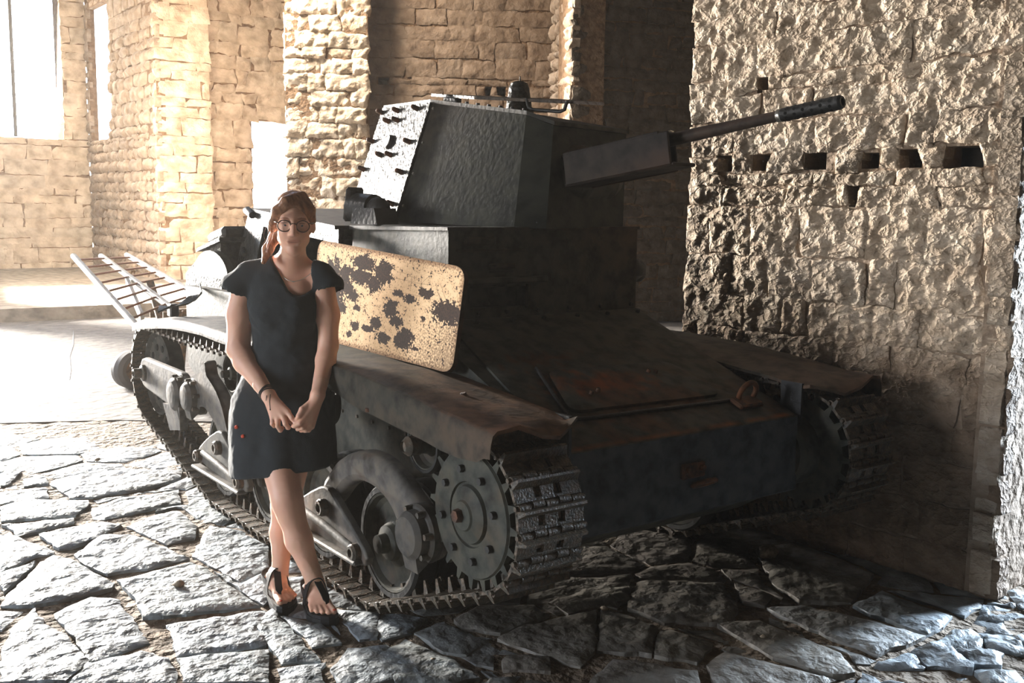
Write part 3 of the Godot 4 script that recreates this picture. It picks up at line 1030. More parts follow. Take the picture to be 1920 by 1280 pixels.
func build_litter() -> void:
	# loose stones and scraps, each where it lies
	var places := [Vector3(-0.36, 0.03, -3.82), Vector3(0.02, 0.02, -3.5), Vector3(0.36, 0.03, -3.74), Vector3(1.12, 0.04, -4.35), Vector3(-1.3, 0.03, -3.93), Vector3(-0.25, 0.02, -3.3), Vector3(-2.4, 0.03, -5.9), Vector3(0.9, 0.03, -3.5)]
	var words := ["small pale pebble on the earth under the track's front edge", "small pebble on the brown flagstone below the front of the tank", "pale pebble in the shadow in front of the hull nose", "flat loose stone flake in the deep shadow under the far track", "thin stone chip in the joint of the lit flagstones", "tiny round pebble at the edge of the person's cast shadow", "loose pebble on the bright flagstones beside the rear track", "small pebble in the dark joint at the lower right"]
	var sizes := [0.016, 0.014, 0.016, 0.055, 0.03, 0.014, 0.02, 0.013]
	for i in places.size():
		var mb := MB.new()
		mb.ball(Vector3(), Vector3(1, 0.5, 0.75) * sizes[i], 8, Basis(Vector3.UP, i * 1.3))
		for k in mb.v.size():
			mb.v[k] *= 1.0 + soft.get_noise_3d(mb.v[k].x * 60 + i * 5, mb.v[k].y * 60, mb.v[k].z * 60) * 0.5
		var o := obj("pebble", mb, mats.pebble)
		o.position = places[i] + Vector3(0, sizes[i] * 0.3 - 0.01, 0)
		tag(o, words[i], "stone")
	var scraps := [[Vector3(-0.53, 0.025, -3.8), 0.035, "crumpled white scrap lying at the corner of the near track"], [Vector3(-0.9, 0.028, -3.98), 0.03, "small blue-white scrap beside the track behind the sandals"]]
	for s in scraps:
		var mb := MB.new()
		var rows := []
		for j in 5:
			var row := []
			for i in 7:
				var p := Vector3(i / 6.0 - 0.5, 0, 0.5 - j / 4.0)
				row.append(p * s[1] * 1.6 + Vector3(0, soft.get_noise_2d(p.x * 3 + s[1] * 90, p.z * 3) * s[1] * 0.6, 0))
			rows.append(row)
		mb.sheet(rows)
		var low := []
		for row in rows:
			var l := []
			for p in row:
				l.append(p - Vector3(0, 0.002, 0))
			l.reverse()
			low.append(l)
		mb.sheet(low)
		var o := obj("paper_scrap", mb, mats.litter_white)
		o.position = s[0]
		tag(o, s[2], "litter")


# ------------------------------------------------------------------ the tank

const PAINT := Color(0.090, 0.094, 0.081)
const RUST := Color(0.20, 0.075, 0.032)
const BROWN := Color(0.10, 0.058, 0.036)


func P(u: float, v: float, w: float) -> Vector3:
	return Vector3(u, v, -w)


# a frame whose y axis points out of the tank's right side
func axle(u: float, v: float, w: float) -> Transform3D:
	return Transform3D(Basis(Vector3.RIGHT, Vector3.BACK, Vector3.DOWN), P(u, v, w))


func frame(o: Vector3, ex: Vector3, ey: Vector3) -> Transform3D:
	var x := ex.normalized()
	var z := x.cross(ey).normalized()
	return Transform3D(Basis(x, z.cross(x), z), o)


func side(u: float, v: float, w: float) -> Transform3D:
	return Transform3D(Basis(), P(u, v, w))


func pts2(text: String) -> PackedVector2Array:
	var out := PackedVector2Array()
	for pair in text.split(" "):
		var xy := pair.split(",")
		out.append(Vector2(float(xy[0]), float(xy[1])))
	return out


# a sheet-metal shell through rows of points, with thickness
func shell(rows: Array, thick: Vector3) -> MB:
	var mb := MB.new()
	mb.sheet(rows)
	var low := []
	for r in rows:
		var l := []
		for p in r:
			l.append(p - thick)
		l.reverse()
		low.append(l)
	mb.sheet(low)
	var rim := []
	for p in rows[0]:
		rim.append(p)
	for j in range(1, rows.size()):
		rim.append(rows[j][-1])
	for k in range(rows[-1].size() - 2, -1, -1):
		rim.append(rows[-1][k])
	for j in range(rows.size() - 2, 0, -1):
		rim.append(rows[j][0])
	for i in rim.size():
		var a: Vector3 = rim[i]
		var b: Vector3 = rim[(i + 1) % rim.size()]
		mb.face([a - thick, b - thick, b, a])
	return mb


func stained(mb: MB, base: Color, other: Color, amount: float, freq := 3.0) -> MB:
	for i in mb.v.size():
		var p := mb.v[i]
		var k := clampf((soft.get_noise_3d(p.x * freq, p.y * freq * 1.5, p.z * freq) + amount) * 1.6, 0.0, 1.0)
		mb.c[i] = base.lerp(other, k)
	return mb


func bolts(places: Array, r: float, h: float, out: Vector3, m: Material, parent: Node, called := "bolts") -> void:
	var mb := MB.new()
	for p: Vector3 in places:
		mb.cyl(p - out * 0.004, p + out * h, r, r * 0.85, 8)
	tag(obj(called, mb, m, parent), "", "", "", "stuff")


# a frame in the tank's side plane whose z axis points outward on either side
func outward(w: float, far: bool) -> Transform3D:
	return Transform3D(Basis(Vector3.RIGHT, Vector3.UP, Vector3.BACK) if not far else Basis(Vector3.LEFT, Vector3.UP, Vector3.FORWARD), P(0, 0, w))


func facing(poly: PackedVector2Array, far: bool) -> PackedVector2Array:
	if not far:
		return poly
	var out := PackedVector2Array()
	for p in poly:
		out.append(Vector2(-p.x, p.y))
	return out


func capsule(a: Vector2, ra: float, b: Vector2, rb: float, n := 12) -> PackedVector2Array:
	var pts := PackedVector2Array()
	for i in n:
		var t := TAU * i / n
		pts.append(a + Vector2(cos(t), sin(t)) * ra)
		pts.append(b + Vector2(cos(t), sin(t)) * rb)
	var hull := Geometry2D.convex_hull(pts)
	hull.remove_at(hull.size() - 1)
	return hull


func build_tank() -> void:
	tank = thing("tank", Vector3(-2.075, 0, -5.815), "small rusty green-grey light tank with a square turret and a long thin gun barrel", "tank")
	tank.rotation.y = deg_to_rad(36.2 - 90.0)
	mats["tank_weathered"] = material("tank_weathered", Color(1, 1, 1), 0.62, noise_texture(41, 0.01, [[0.0, Color(0.55, 0.55, 0.55)], [0.4, Color(0.8, 0.8, 0.8)], [0.6, Color(0.92, 0.9, 0.88)], [1.0, Color(1, 0.97, 0.92)]], 1024, 6), 0.9, mats.tank_paint.heightmap_texture, 0.10, true, false)
	mats.tank_weathered.metallic_specular = 0.3
	mats["tank_turret"] = mats.tank_weathered.duplicate()
	mats.tank_turret.roughness = 0.5
	mats.tank_turret.heightmap_texture = noise_texture(43, 0.035, [[0.0, Color(0, 0, 0)], [1.0, Color(1, 1, 1)]], 1024, 3)
	mats.tank_turret.heightmap_scale = 0.6
	material("bore_black", Color(0.02, 0.02, 0.02), 0.9)
	build_hull()
	build_superstructure()
	build_turret()
	build_fenders()
	for s in 2:
		build_running_gear(s == 1)
	build_side_door()


func build_hull() -> void:
	var m: Material = mats.tank_weathered
	var mb := MB.new()
	mb.prism(pts2("-0.25,0.55 0.2,0.34 3.1,0.29 3.33,0.43 3.36,0.72 2.46,1.055 -0.25,1.02"), side(0, 0, 1.47), 1.14)  # belly reaches lower than the tank's own, to block light underneath
	var hull := obj("hull", stained(mb, PAINT, BROWN, -0.25), m, tank)
	# nose plate
	mb = MB.new()
	mb.box(frame(P(3.362, 0.578, 0.91), Vector3(0, 0, -1), Vector3(-0.03, 1, 0)), Vector3(1.16, 0.30, 0.03), 0.008)
	var nose := obj("nose_plate", stained(mb, Color(0.085, 0.098, 0.104), PAINT, -0.2), m, tank)
	# glacis with its stains of red lead and rust
	var up := Vector3(-0.937, 0.350, 0)
	var g := frame(P(3.375, 0.728, 0), Vector3(0, 0, -1), up)
	var stain := func(p: Vector2) -> Color:
		var n := soft.get_noise_2d(p.x * 5.0, p.y * 5.0)
		var n2 := soft.get_noise_2d(p.x * 14.0 + 30, p.y * 14.0)
		var k := clampf(0.25 + n * 0.9 + n2 * 0.5, 0, 1) * clampf(1.15 - p.y * 1.3, 0.12, 1)
		var c := PAINT.lerp(BROWN, k)
		var d := Vector2((p.x - 0.76) / 0.22, (p.y - 0.36 + (p.x - 0.76) * 0.1) / 0.085)
		c = c.lerp(Color(0.30, 0.085, 0.032), clampf(1.2 - d.length() + n2 * 0.9, 0, 0.95))
		d = Vector2((p.x - 0.8) / 0.4, (p.y - 0.2) / 0.22)
		c = c.lerp(Color(0.15, 0.065, 0.035), clampf(0.9 - d.length() + n * 0.8, 0, 0.6))
		d = Vector2((p.x - 0.62) / 0.2, (p.y - 0.6) / 0.07)
		c = c.lerp(Color(0.13, 0.055, 0.032), clampf(0.9 - d.length() + n2 * 1.4, 0, 0.75))
		var edge := clampf(1.0 - absf(p.y - 0.012) / 0.012, 0, 1) * clampf(0.4 + soft.get_noise_1d(p.x * 4) * 2.0, 0, 1)
		return c.lerp(Color(0.38, 0.12, 0.04), edge * 0.8)
	obj("glacis_plate", plate(pts2("0.33,0.0 1.48,0.0 1.465,0.972 0.44,0.972"), g, 0.02, 0.022, func(p): return soft.get_noise_2d(p.x * 3, p.y * 3) * 0.004, stain, 0.003), m, tank)
	var hatch := PackedVector2Array()
	var corner := [Vector2(0.50, 0.215), Vector2(1.25, 0.195), Vector2(1.21, 0.47), Vector2(0.60, 0.50)]
	for i in 4:
		var c: Vector2 = corner[i]
		var to0: Vector2 = (corner[(i + 3) % 4] - c).normalized()
		var to1: Vector2 = (corner[(i + 1) % 4] - c).normalized()
		for k in 6:
			var t := k / 5.0
			hatch.append((c + to0 * 0.06).lerp(c, t).lerp(c.lerp(c + to1 * 0.06, t), t))
	var lifted := g.translated_local(Vector3(0, 0, 0.016))
	var hp := obj("access_hatch", plate(hatch, lifted, 0.016, 0.02, func(p): return soft.get_noise_2d(p.x * 4, p.y * 4) * 0.003, stain, 0.004), m, tank)
	bolts([g * Vector3(0.66, 0.30, 0.02), g * Vector3(0.70, 0.31, 0.02), g * Vector3(1.03, 0.40, 0.02), g * Vector3(1.06, 0.39, 0.02)], 0.009, 0.01, g.basis.z, mats.tank_rust, hp)
	var lip := MB.new()
	lip.tube([g * Vector3(0.575, 0.53, 0.008), g * Vector3(0.475, 0.20, 0.008), g * Vector3(0.49, 0.172, 0.008), g * Vector3(0.54, 0.165, 0.008), g * Vector3(1.26, 0.148, 0.008)], 0.007, 6)
	obj("hatch_seam", lip, mats.dark_metal, hp)
	# towing ring on the glacis and its footing
	mb = MB.new()
	var ring := []
	for i in 14:
		var a := -0.25 * PI + 1.5 * PI * i / 13
		ring.append(g * Vector3(1.315 + 0.045 * cos(a), 0.115 + 0.02, 0.03 + 0.045 * sin(a) + 0.01) + Vector3(0, 0, 0))
	mb.tube(ring, 0.011, 8)
	var tow := obj("towing_ring", stained(mb, RUST, BROWN, 0.0, 20.0), mats.tank_weathered, tank)
	mb = MB.new()
	mb.box(g.translated_local(Vector3(1.30, 0.115, 0.012)), Vector3(0.13, 0.07, 0.02), 0.006)
	obj("ring_footing", mb, mats.tank_rust, tow)
	# hook plate in the middle of the nose
	mb = MB.new()
	mb.box(Transform3D(Basis(), P(3.384, 0.592, 0.90)), Vector3(0.018, 0.055, 0.115), 0.005)
	var hook := obj("hook_plate", mb, mats.tank_rust, tank)
	mb = MB.new()
	ring = []
	for i in 16:
		var a := TAU * i / 16
		ring.append(P(3.405 + 0.028 * sin(a), 0.545 + 0.016 * sin(a), 0.94 + 0.052 * cos(a)))
	mb.tube(ring, 0.009, 8, true)
	obj("hook_ring", mb, mats.tank_rust, hook)
	for s in [-1, 1]:
		mb = MB.new()
		mb.cyl(P(3.39, 0.60, 0.90 + s * 0.035), P(3.407, 0.60, 0.90 + s * 0.035), 0.012, 0.011, 10)
		mb.col = Color(1, 1, 1)
		obj("bolt", mb, mats.tank_rust, hook)
	# final drive housings at both ends of the nose
	for w in [0.30, 1.53]:
		mb = MB.new()
		mb.lathe(axle(3.27, 0.565, w), [Vector2(0, -0.06), Vector2(0.145, -0.06), Vector2(0.145, 0.035), Vector2(0.13, 0.055), Vector2(0, 0.055)], 28)
		obj("final_drive_housing", stained(mb, PAINT, BROWN, -0.2), m, tank)
	# rows of bolt heads on the hull sides and the nose
	var row := []
	for i in 22:
		row.append(P(0.25 + i * 0.14, 0.60, 0.33))
		row.append(P(0.25 + i * 0.14, 0.85, 0.33))
	bolts(row, 0.009, 0.008, Vector3(0, 0, 1), mats.tank_steel, hull)
	# suspension strut under the fender
	mb = MB.new()
	mb.cyl(P(2.68, 0.86, 0.27), P(2.62, 0.60, 0.27), 0.03, 0.022, 10)
	mb.box(Transform3D(Basis(Vector3.BACK, 0.2), P(2.615, 0.57, 0.28)), Vector3(0.09, 0.06, 0.09), 0.01)
	obj("fender_strut", mb, mats.dark_metal, tank)


func build_superstructure() -> void:
	var m: Material = mats.tank_weathered
	# front half: closed box behind the driver's plate
	var mb := MB.new()
	mb.frustum([P(2.40, 1.0, 0.455), P(2.40, 1.0, 1.385), P(1.64, 1.0, 1.43), P(1.64, 0.93, 0.46)], [P(2.40, 1.418, 0.455), P(2.40, 1.418, 1.385), P(1.64, 1.402, 1.43), P(1.64, 1.402, 0.462)])
	var body := obj("superstructure", stained(mb, PAINT, BROWN, -0.25), m, tank)
	# driver's plate around the open vision port
	var pieces := [[0.455, 0.557, 1.045, 1.428], [0.838, 1.46, 1.045, 1.428], [0.557, 0.838, 1.045, 1.106], [0.557, 0.838, 1.188, 1.428]]
	mb = MB.new()
	for r in pieces:
		mb.box(Transform3D(Basis(), P(2.423, (r[2] + r[3]) / 2, (r[0] + r[1]) / 2)), Vector3(0.075, r[3] - r[2], r[1] - r[0]))
	obj("driver_plate", stained(mb, PAINT, BROWN, -0.12), m, tank)
	mb = MB.new()
	mb.box(Transform3D(Basis(), P(2.39, 1.147, 0.7)), Vector3(0.01, 0.10, 0.30))
	obj("vision_port", mb, mats.dark_metal, tank)
	mb = MB.new()
	mb.box(frame(P(2.475, 1.215, 0.70), Vector3(0, 0, -1), Vector3(-0.15, 1, 0)), Vector3(0.47, 0.03, 0.035), 0.006)
	mb.box(frame(P(2.465, 1.147, 0.848), Vector3(0, 0, -1), Vector3(0, 1, 0)), Vector3(0.02, 0.10, 0.02), 0.004)
	obj("visor_hood", stained(mb, PAINT, BROWN, 0.1), m, tank)
	mb = MB.new()
	mb.box(frame(P(2.465, 1.272, 0.71), Vector3(0, 0, -1), Vector3(-0.3, 1, 0)), Vector3(0.125, 0.02, 0.03), 0.004)
	obj("slit_hood", stained(mb, PAINT, BROWN, 0.2), m, tank)
	mb = MB.new()
	mb.box(frame(P(2.4615, 1.252, 0.71), Vector3(0, 0, -1), Vector3(0, 1, 0)), Vector3(0.115, 0.010, 0.006))
	obj("vision_slit", mb, mats.dark_metal, tank)
	mb = MB.new()
	mb.box(frame(P(2.467, 1.375, 0.60), Vector3(0, 0, -1), Vector3(0, 1, 0)), Vector3(0.15, 0.035, 0.018), 0.006)
	mb.box(frame(P(2.463, 1.338, 0.66), Vector3(0, 0, -1), Vector3(0, 1, 0)), Vector3(0.34, 0.012, 0.012), 0.004)
	obj("hinge_strap", stained(mb, PAINT, BROWN, 0.2), m, tank)
	var row := []
	for w in [0.60, 0.74, 0.90, 1.07, 1.25, 1.43]:
		row.append(P(2.462, 1.085, w))
	bolts(row, 0.010, 0.010, Vector3(1, 0, 0), mats.dark_metal, body)
	row = []
	for w in [0.56, 0.74, 0.90, 1.08, 1.25, 1.43]:
		row.append(P(2.51, 1.056, w))
	bolts(row, 0.011, 0.010, Vector3(0.4, 0.9, 0), mats.dark_metal, body)
	# roof plates, a little proud of the walls
	mb = MB.new()
	mb.frustum([P(2.47, 1.419, 0.445), P(2.47, 1.419, 1.465), P(1.63, 1.402, 1.45), P(1.63, 1.402, 0.45)], [P(2.47, 1.432, 0.445), P(2.47, 1.432, 1.465), P(1.63, 1.419, 1.45), P(1.63, 1.419, 0.45)])
	mb.frustum([P(1.63, 1.402, 0.378), P(1.63, 1.402, 1.45), P(0.19, 1.468, 1.36), P(0.19, 1.468, 0.545)], [P(1.63, 1.419, 0.378), P(1.63, 1.419, 1.45), P(0.19, 1.485, 1.36), P(0.19, 1.485, 0.545)])
	obj("roof_plate", stained(mb, Color(0.09, 0.09, 0.085), BROWN, -0.2), m, tank)
	# rear half: open doorway in a leaning side wall
	var S := func(a: float, b: float, deep: float) -> Vector3:
		var lo := P(0.13, 0.98, 0.44).lerp(P(1.645, 0.93, 0.38), a)
		var hi := P(0.20, 1.472, 0.555).lerp(P(1.645, 1.404, 0.39), a)
		return lo.lerp(hi, b) + Vector3(0, 0, -deep)
	var part := func(called: String, a0: float, a1: float, b0: float, b1: float) -> void:
		var k := MB.new()
		k.frustum([S.call(a0, b0, 0.0), S.call(a1, b0, 0.0), S.call(a1, b1, 0.0), S.call(a0, b1, 0.0)], [S.call(a0, b0, 0.025), S.call(a1, b0, 0.025), S.call(a1, b1, 0.025), S.call(a0, b1, 0.025)])
		obj(called, stained(k, Color(0.07, 0.07, 0.066), BROWN, -0.3), mats.tank_turret, tank)
	part.call("side_plate", 0.0, 0.225, 0.0, 1.0)
	part.call("door_lintel", 0.225, 1.0, 0.86, 1.0)
	part.call("door_sill", 0.225, 1.0, 0.0, 0.16)
	part.call("door_post", 0.93, 1.0, 0.16, 0.86)
	mb = MB.new()
	mb.frustum([P(0.13, 0.98, 0.46), P(0.13, 0.98, 1.40), P(0.16, 0.98, 1.40), P(0.16, 0.98, 0.46)], [P(0.20, 1.47, 0.57), P(0.20, 1.47, 1.36), P(0.23, 1.47, 1.36), P(0.23, 1.47, 0.57)])
	mb.frustum([P(0.13, 0.98, 1.40), P(1.64, 0.98, 1.43), P(1.64, 0.98, 1.40), P(0.13, 0.98, 1.37)], [P(0.2, 1.47, 1.37), P(1.64, 1.40, 1.43), P(1.64, 1.40, 1.40), P(0.2, 1.47, 1.34)])
	obj("rear_plate", stained(mb, PAINT, BROWN, -0.25), m, tank)
	mb = MB.new()
	mb.cyl(S.call(0.02, 1.0, -0.02), S.call(0.10, 0.96, -0.02), 0.025, 0.02, 8)
	obj("latch_peg", mb, mats.dark_metal, tank)
	mb = MB.new()
	mb.cyl(S.call(0.06, 0.56, -0.005), S.call(0.13, 0.52, -0.03), 0.018, 0.012, 8)
	obj("latch_peg", mb, mats.dark_metal, tank)
	# little chain that hangs in the doorway
	mb = MB.new()
	for i in 9:
		var p: Vector3 = S.call(0.93, 0.83 - i * 0.055, -0.015)
		var loop := []
		for k in 8:
			var a := TAU * k / 8
			loop.append(p + Vector3(0.008 * cos(a) * (1.0 if i % 2 else 0.3), 0.016 * sin(a), 0.008 * cos(a) * (0.3 if i % 2 else 1.0)))
		mb.tube(loop, 0.003, 5, true)
	obj("door_chain", mb, mats.silver, tank)
	# engine compartment behind
	mb = MB.new()
	mb.prism(pts2("-0.42,0.95 -0.42,1.08 -0.12,1.22 0.18,1.29 0.18,0.95"), side(0, 0, 1.42), 1.03)
	var deck := obj("engine_deck", stained(mb, Color(0.075, 0.075, 0.07), BROWN, -0.2), mats.tank_turret, tank)
	mb = MB.new()
	var half := PackedVector2Array()
	for i in 17:
		var a := PI * i / 16
		half.append(Vector2(0.14 + cos(a) * 0.27, 1.092 + sin(a) * 0.152))
	mb.prism(half, side(0, 0, 0.385), 0.045)
	obj("muffler_shield", stained(mb, PAINT, BROWN, -0.25), m, tank)
	mb = MB.new()
	mb.frustum([P(-0.14, 1.225, 0.36), P(0.24, 1.30, 0.36), P(0.24, 1.30, 1.30), P(-0.14, 1.225, 1.30)], [P(-0.12, 1.247, 0.36), P(0.24, 1.322, 0.36), P(0.24, 1.322, 1.30), P(-0.12, 1.247, 1.30)])
	mb.box(frame(P(0.06, 1.325, 0.5), Vector3(1, 0.2, 0), Vector3(0, 1, 0)), Vector3(0.26, 0.07, 0.2), 0.02)
	obj("deck_flap", stained(mb, Color(0.09, 0.09, 0.085), BROWN, -0.2), mats.tank_turret, tank)
	# torn strip of metal over the rear fender
	mb = MB.new()
	var strip := [P(-0.02, 1.05, 0.34), P(0.12, 1.01, 0.30), P(0.2, 0.99, 0.24), P(0.3, 0.985, 0.16), P(0.36, 0.965, 0.08), P(0.42, 0.965, 0.02), P(0.45, 0.96, -0.05)]
	var rows := [[], []]
	for i in strip.size():
		var k := sin(i * 1.7) * 0.012
		rows[0].append(strip[i] + Vector3(0.035, -0.004 + k, 0.02))
		rows[1].append(strip[i] + Vector3(-0.035, 0.006 - k, -0.01))
	obj("torn_bracket", stained(shell(rows, Vector3(0, 0.008, 0)), BROWN, PAINT, 0.0), mats.tank_steel, tank)
	mb = MB.new()
	mb.box(Transform3D(Basis(), P(0.33, 0.935, 0.06)), Vector3(0.06, 0.07, 0.05), 0.008)
	obj("bracket_foot", mb, mats.dark_metal, tank)


func build_turret() -> void:
	var m: Material = mats.tank_weathered
	var low := [P(1.118, 1.462, 0.723), P(1.806, 1.446, 0.596), P(2.504, 1.434, 0.737), P(2.604, 1.434, 0.823), P(2.509, 1.434, 1.32), P(2.25, 1.436, 1.52), P(1.7, 1.446, 1.42), P(1.18, 1.46, 1.10)]
	var top := [P(1.126, 2.005, 0.921), P(1.783, 1.98, 0.80), P(2.425, 1.891, 0.85), P(2.523, 1.848, 0.916), P(2.445, 1.84, 1.385), P(2.22, 1.875, 1.42), P(1.72, 1.965, 1.33), P(1.24, 2.005, 1.10)]
	var mb := MB.new()
	mb.frustum(low, top)
	var turret := obj("turret", stained(mb, Color(0.042, 0.044, 0.038), BROWN, -0.2), m, tank)
	turret.scale = Vector3.ONE * 1.03
	turret.position = P(1.95, 1.7, 0.95) * -0.03 + P(-0.10, 0.0, 0.072)
	tag(turret, "many-sided turret with a bright pitted rear facet")
	# its rear facet is a thicker, pitted plate
	var q := func(a: float, b: float) -> Vector3:
		return (low[0] as Vector3).lerp(low[1], a).lerp((top[0] as Vector3).lerp(top[1], a), b)
	var n: Vector3 = -((low[1] - low[0]) as Vector3).cross(top[0] - low[0]).normalized()
	if n.z < 0.0:
		n = -n
	mb = MB.new()
	var outer := []
	for j in 60:
		var row := []
		for i in 40:
			var p: Vector3 = q.call(i / 39.0, j / 59.0)
			row.append(p + n * (0.014 + soft.get_noise_3d(p.x * 38, p.y * 38, p.z * 38) * 0.004))
		outer.append(row)
	mb = shell(outer, n * 0.016)
	var rear := obj("rear_facet", stained(mb, Color(0.042, 0.043, 0.042), Color(0.025, 0.024, 0.022), -0.1, 9.0), mats.tank_turret, turret)
	for ab in [[0.04, 0.95], [0.40, 0.95], [0.80, 0.95], [0.26, 0.86], [0.46, 0.86], [0.04, 0.68], [0.85, 0.66], [0.34, 0.55], [0.55, 0.55], [0.04, 0.42], [0.88, 0.40], [0.42, 0.14], [0.90, 0.13]]:
		mb = MB.new()
		var p: Vector3 = q.call(ab[0], ab[1])
		mb.cyl(p + n * 0.01, p + n * 0.042, 0.013, 0.011, 10)
		mb.ball(p + n * 0.042, Vector3.ONE * 0.0115, 8)
		obj("bolt", mb, mats.tank_rust, turret)
	mb = MB.new()
	var c: Vector3 = q.call(0.44, 0.665)
	mb.cyl(c + n * 0.012, c + n * 0.034, 0.038, 0.034, 18, 0.004)
	obj("pistol_port", mb, mats.dark_metal, turret)
	var peg := []
	for b in [0.95, 0.66, 0.4, 0.13]:
		peg.append((low[1] as Vector3).lerp(top[1], b) + ((low[2] - low[1]) as Vector3) * 0.025)
	var n2: Vector3 = ((low[2] - low[1]) as Vector3).cross(top[1] - low[1]).normalized()
	bolts(peg, 0.007, 0.008, n2 if n2.z > 0 else -n2, mats.silver, turret, "rivets")
	# roof with a lip over the front
	mb = MB.new()
	var lid := []
	var lid2 := []
	var mid := Vector3()
	for p: Vector3 in top:
		mid += p / 8.0
	for p: Vector3 in top:
		var o := (p - mid)
		o.y = 0
		lid.append(p + o.normalized() * 0.012 + Vector3(0, 0.001, 0))
		lid2.append(p + o.normalized() * 0.012 + Vector3(0, 0.017, 0))
	mb.frustum(lid, lid2)
	obj("roof", stained(mb, Color(0.075, 0.075, 0.07), BROWN, -0.1), m, turret)
	var rim := []
	for i in 7:
		rim.append((lid2[1] as Vector3).lerp(lid2[2], 0.25 + i * 0.115) + Vector3(0, -0.003, -0.02))
	bolts(rim, 0.010, 0.010, Vector3.UP, mats.dark_metal, turret, "rivets")
	# open hatch lid that lies across the roof
	mb = MB.new()
	var hat := [P(1.667, 2.036, 0.86), P(2.123, 1.985, 0.80), P(2.70, 1.935, 1.03), P(2.25, 1.99, 1.17)]
	var hat2 := []
	for p: Vector3 in hat:
		hat2.append(p - Vector3(0, 0.012, 0))
	mb.frustum(hat2, hat)
	var hatch := obj("hatch_lid", stained(mb, Color(0.16, 0.14, 0.12), BROWN, 0.0), mats.tank_turret, turret)
	mb = MB.new()
	mb.box(frame(P(1.90, 1.988, 0.83), Vector3(1, -0.12, -0.1), Vector3.UP), Vector3(0.09, 0.022, 0.04), 0.005)
	mb.cyl(P(1.86, 2.004, 0.83), P(1.93, 1.996, 0.84), 0.012, 0.012, 8)
	obj("hatch_hinge", mb, mats.dark_metal, turret)
	mb = MB.new()
	mb.tube([P(2.36, 1.965, 0.90), P(2.375, 1.93, 0.90), P(2.395, 1.918, 0.905), P(2.53, 1.905, 0.945), P(2.55, 1.912, 0.95), P(2.56, 1.945, 0.955)], 0.008, 8)
	obj("hatch_handle", mb, mats.dark_metal, turret)
	mb = MB.new()
	mb.lathe(Transform3D(Basis(), P(2.13, 1.925, 1.03)), [Vector2(0, 0), Vector2(0.066, 0), Vector2(0.066, 0.018), Vector2(0.058, 0.022), Vector2(0.054, 0.05), Vector2(0.045, 0.11), Vector2(0.037, 0.132), Vector2(0.02, 0.14), Vector2(0, 0.142)], 20)
	mb.cyl(P(2.15, 2.055, 1.02), P(2.15, 2.085, 1.02), 0.004, 0.003, 6)
	obj("sight_dome", stained(mb, Color(0.06, 0.055, 0.05), BROWN, 0.0, 12.0), mats.tank_turret, turret)
	# mantlet and gun
	var a := P(0.66, 0.104, 0.141).normalized()
	var l := a.cross(Vector3.UP).normalized()
	var h := l.cross(a)
	var o := P(2.52, 1.694, 0.958)
	mb = MB.new()
	mb.lathe(Transform3D(Basis(Vector3.UP.cross(l).normalized() * -1.0, l, Vector3.UP.cross(l).normalized().cross(l) * -1.0).orthonormalized(), P(2.43, 1.655, 1.13) - l * 0.20), [Vector2(0, -0.03), Vector2(0.06, -0.02), Vector2(0.11, 0.02), Vector2(0.135, 0.08), Vector2(0.14, 0.14), Vector2(0.14, 0.26), Vector2(0.135, 0.32), Vector2(0.10, 0.40), Vector2(0, 0.41)], 28)
	obj("mantlet", stained(mb, PAINT, BROWN, -0.1), m, turret)
	mb = MB.new()
	var along := func(t: float, s: float, k: float) -> Vector3: return o + a * t + l * s + h * k
	var fr := func(t: float, s: float, k: float) -> Transform3D: return Transform3D(Basis(a, h, a.cross(h)), along.call(t, s, k))
	mb.box(fr.call(0.30, -0.075, -0.04), Vector3(0.42, 0.125, 0.014), 0.004)
	mb.box(fr.call(0.33, 0.075, -0.04), Vector3(0.50, 0.125, 0.014), 0.004)
	mb.box(fr.call(0.33, 0.0, -0.10), Vector3(0.52, 0.014, 0.15), 0.004)
	mb.box(fr.call(0.31, 0.0, 0.022), Vector3(0.46, 0.014, 0.165), 0.004)
	var cradle := obj("gun_cradle", stained(mb, Color(0.042, 0.034, 0.028), BROWN, -0.05, 8.0), m, turret)
	mb = MB.new()
	mb.box(fr.call(0.13, -0.083, -0.04), Vector3(0.05, 0.10, 0.012), 0.004)
	mb.box(fr.call(0.48, -0.083, -0.045), Vector3(0.03, 0.11, 0.012), 0.004)
	mb.tube([along.call(0.09, -0.083, 0.021), along.call(0.50, -0.083, 0.021)], 0.008, 6)
	mb.tube([along.call(0.09, -0.083, -0.103), along.call(0.50, -0.083, -0.103)], 0.008, 6)
	obj("cradle_edging", stained(mb, Color(0.07, 0.042, 0.028), RUST, 0.0, 9.0), m, turret)
	mb = MB.new()
	mb.tube([along.call(0.33, -0.086, 0.03), along.call(0.36, -0.086, 0.018), along.call(0.41, -0.086, 0.012)], 0.005, 6)
	obj("bent_wire", mb, mats.dark_metal, turret)
	mb = MB.new()
	mb.ball(along.call(0.515, -0.07, 0.02), Vector3(0.012, 0.012, 0.02), 8)
	mb.ball(along.call(0.52, -0.03, 0.03), Vector3(0.014, 0.012, 0.02), 8)
	obj("latch", mb, mats.silver, turret)
	var fore := Transform3D(Basis(l, a, l.cross(a)), o)
	mb = MB.new()
	mb.lathe(fore, [Vector2(0, 0.1), Vector2(0.031, 0.1), Vector2(0.030, 0.50), Vector2(0.026, 0.52), Vector2(0.0185, 0.985), Vector2(0, 0.985)], 20)
	var barrel := obj("gun_barrel", stained(mb, Color(0.085, 0.06, 0.048), Color(0.12, 0.10, 0.085), 0.05, 14.0), mats.tank_weathered, turret)
	mb = MB.new()
	mb.lathe(fore, [Vector2(0.0225, 0.98), Vector2(0.0235, 0.985), Vector2(0.0235, 0.993), Vector2(0.0225, 0.997)], 20)
	obj("barrel_collar", mb, mats.silver, turret)
	mb = MB.new()
	var tip := 1.215
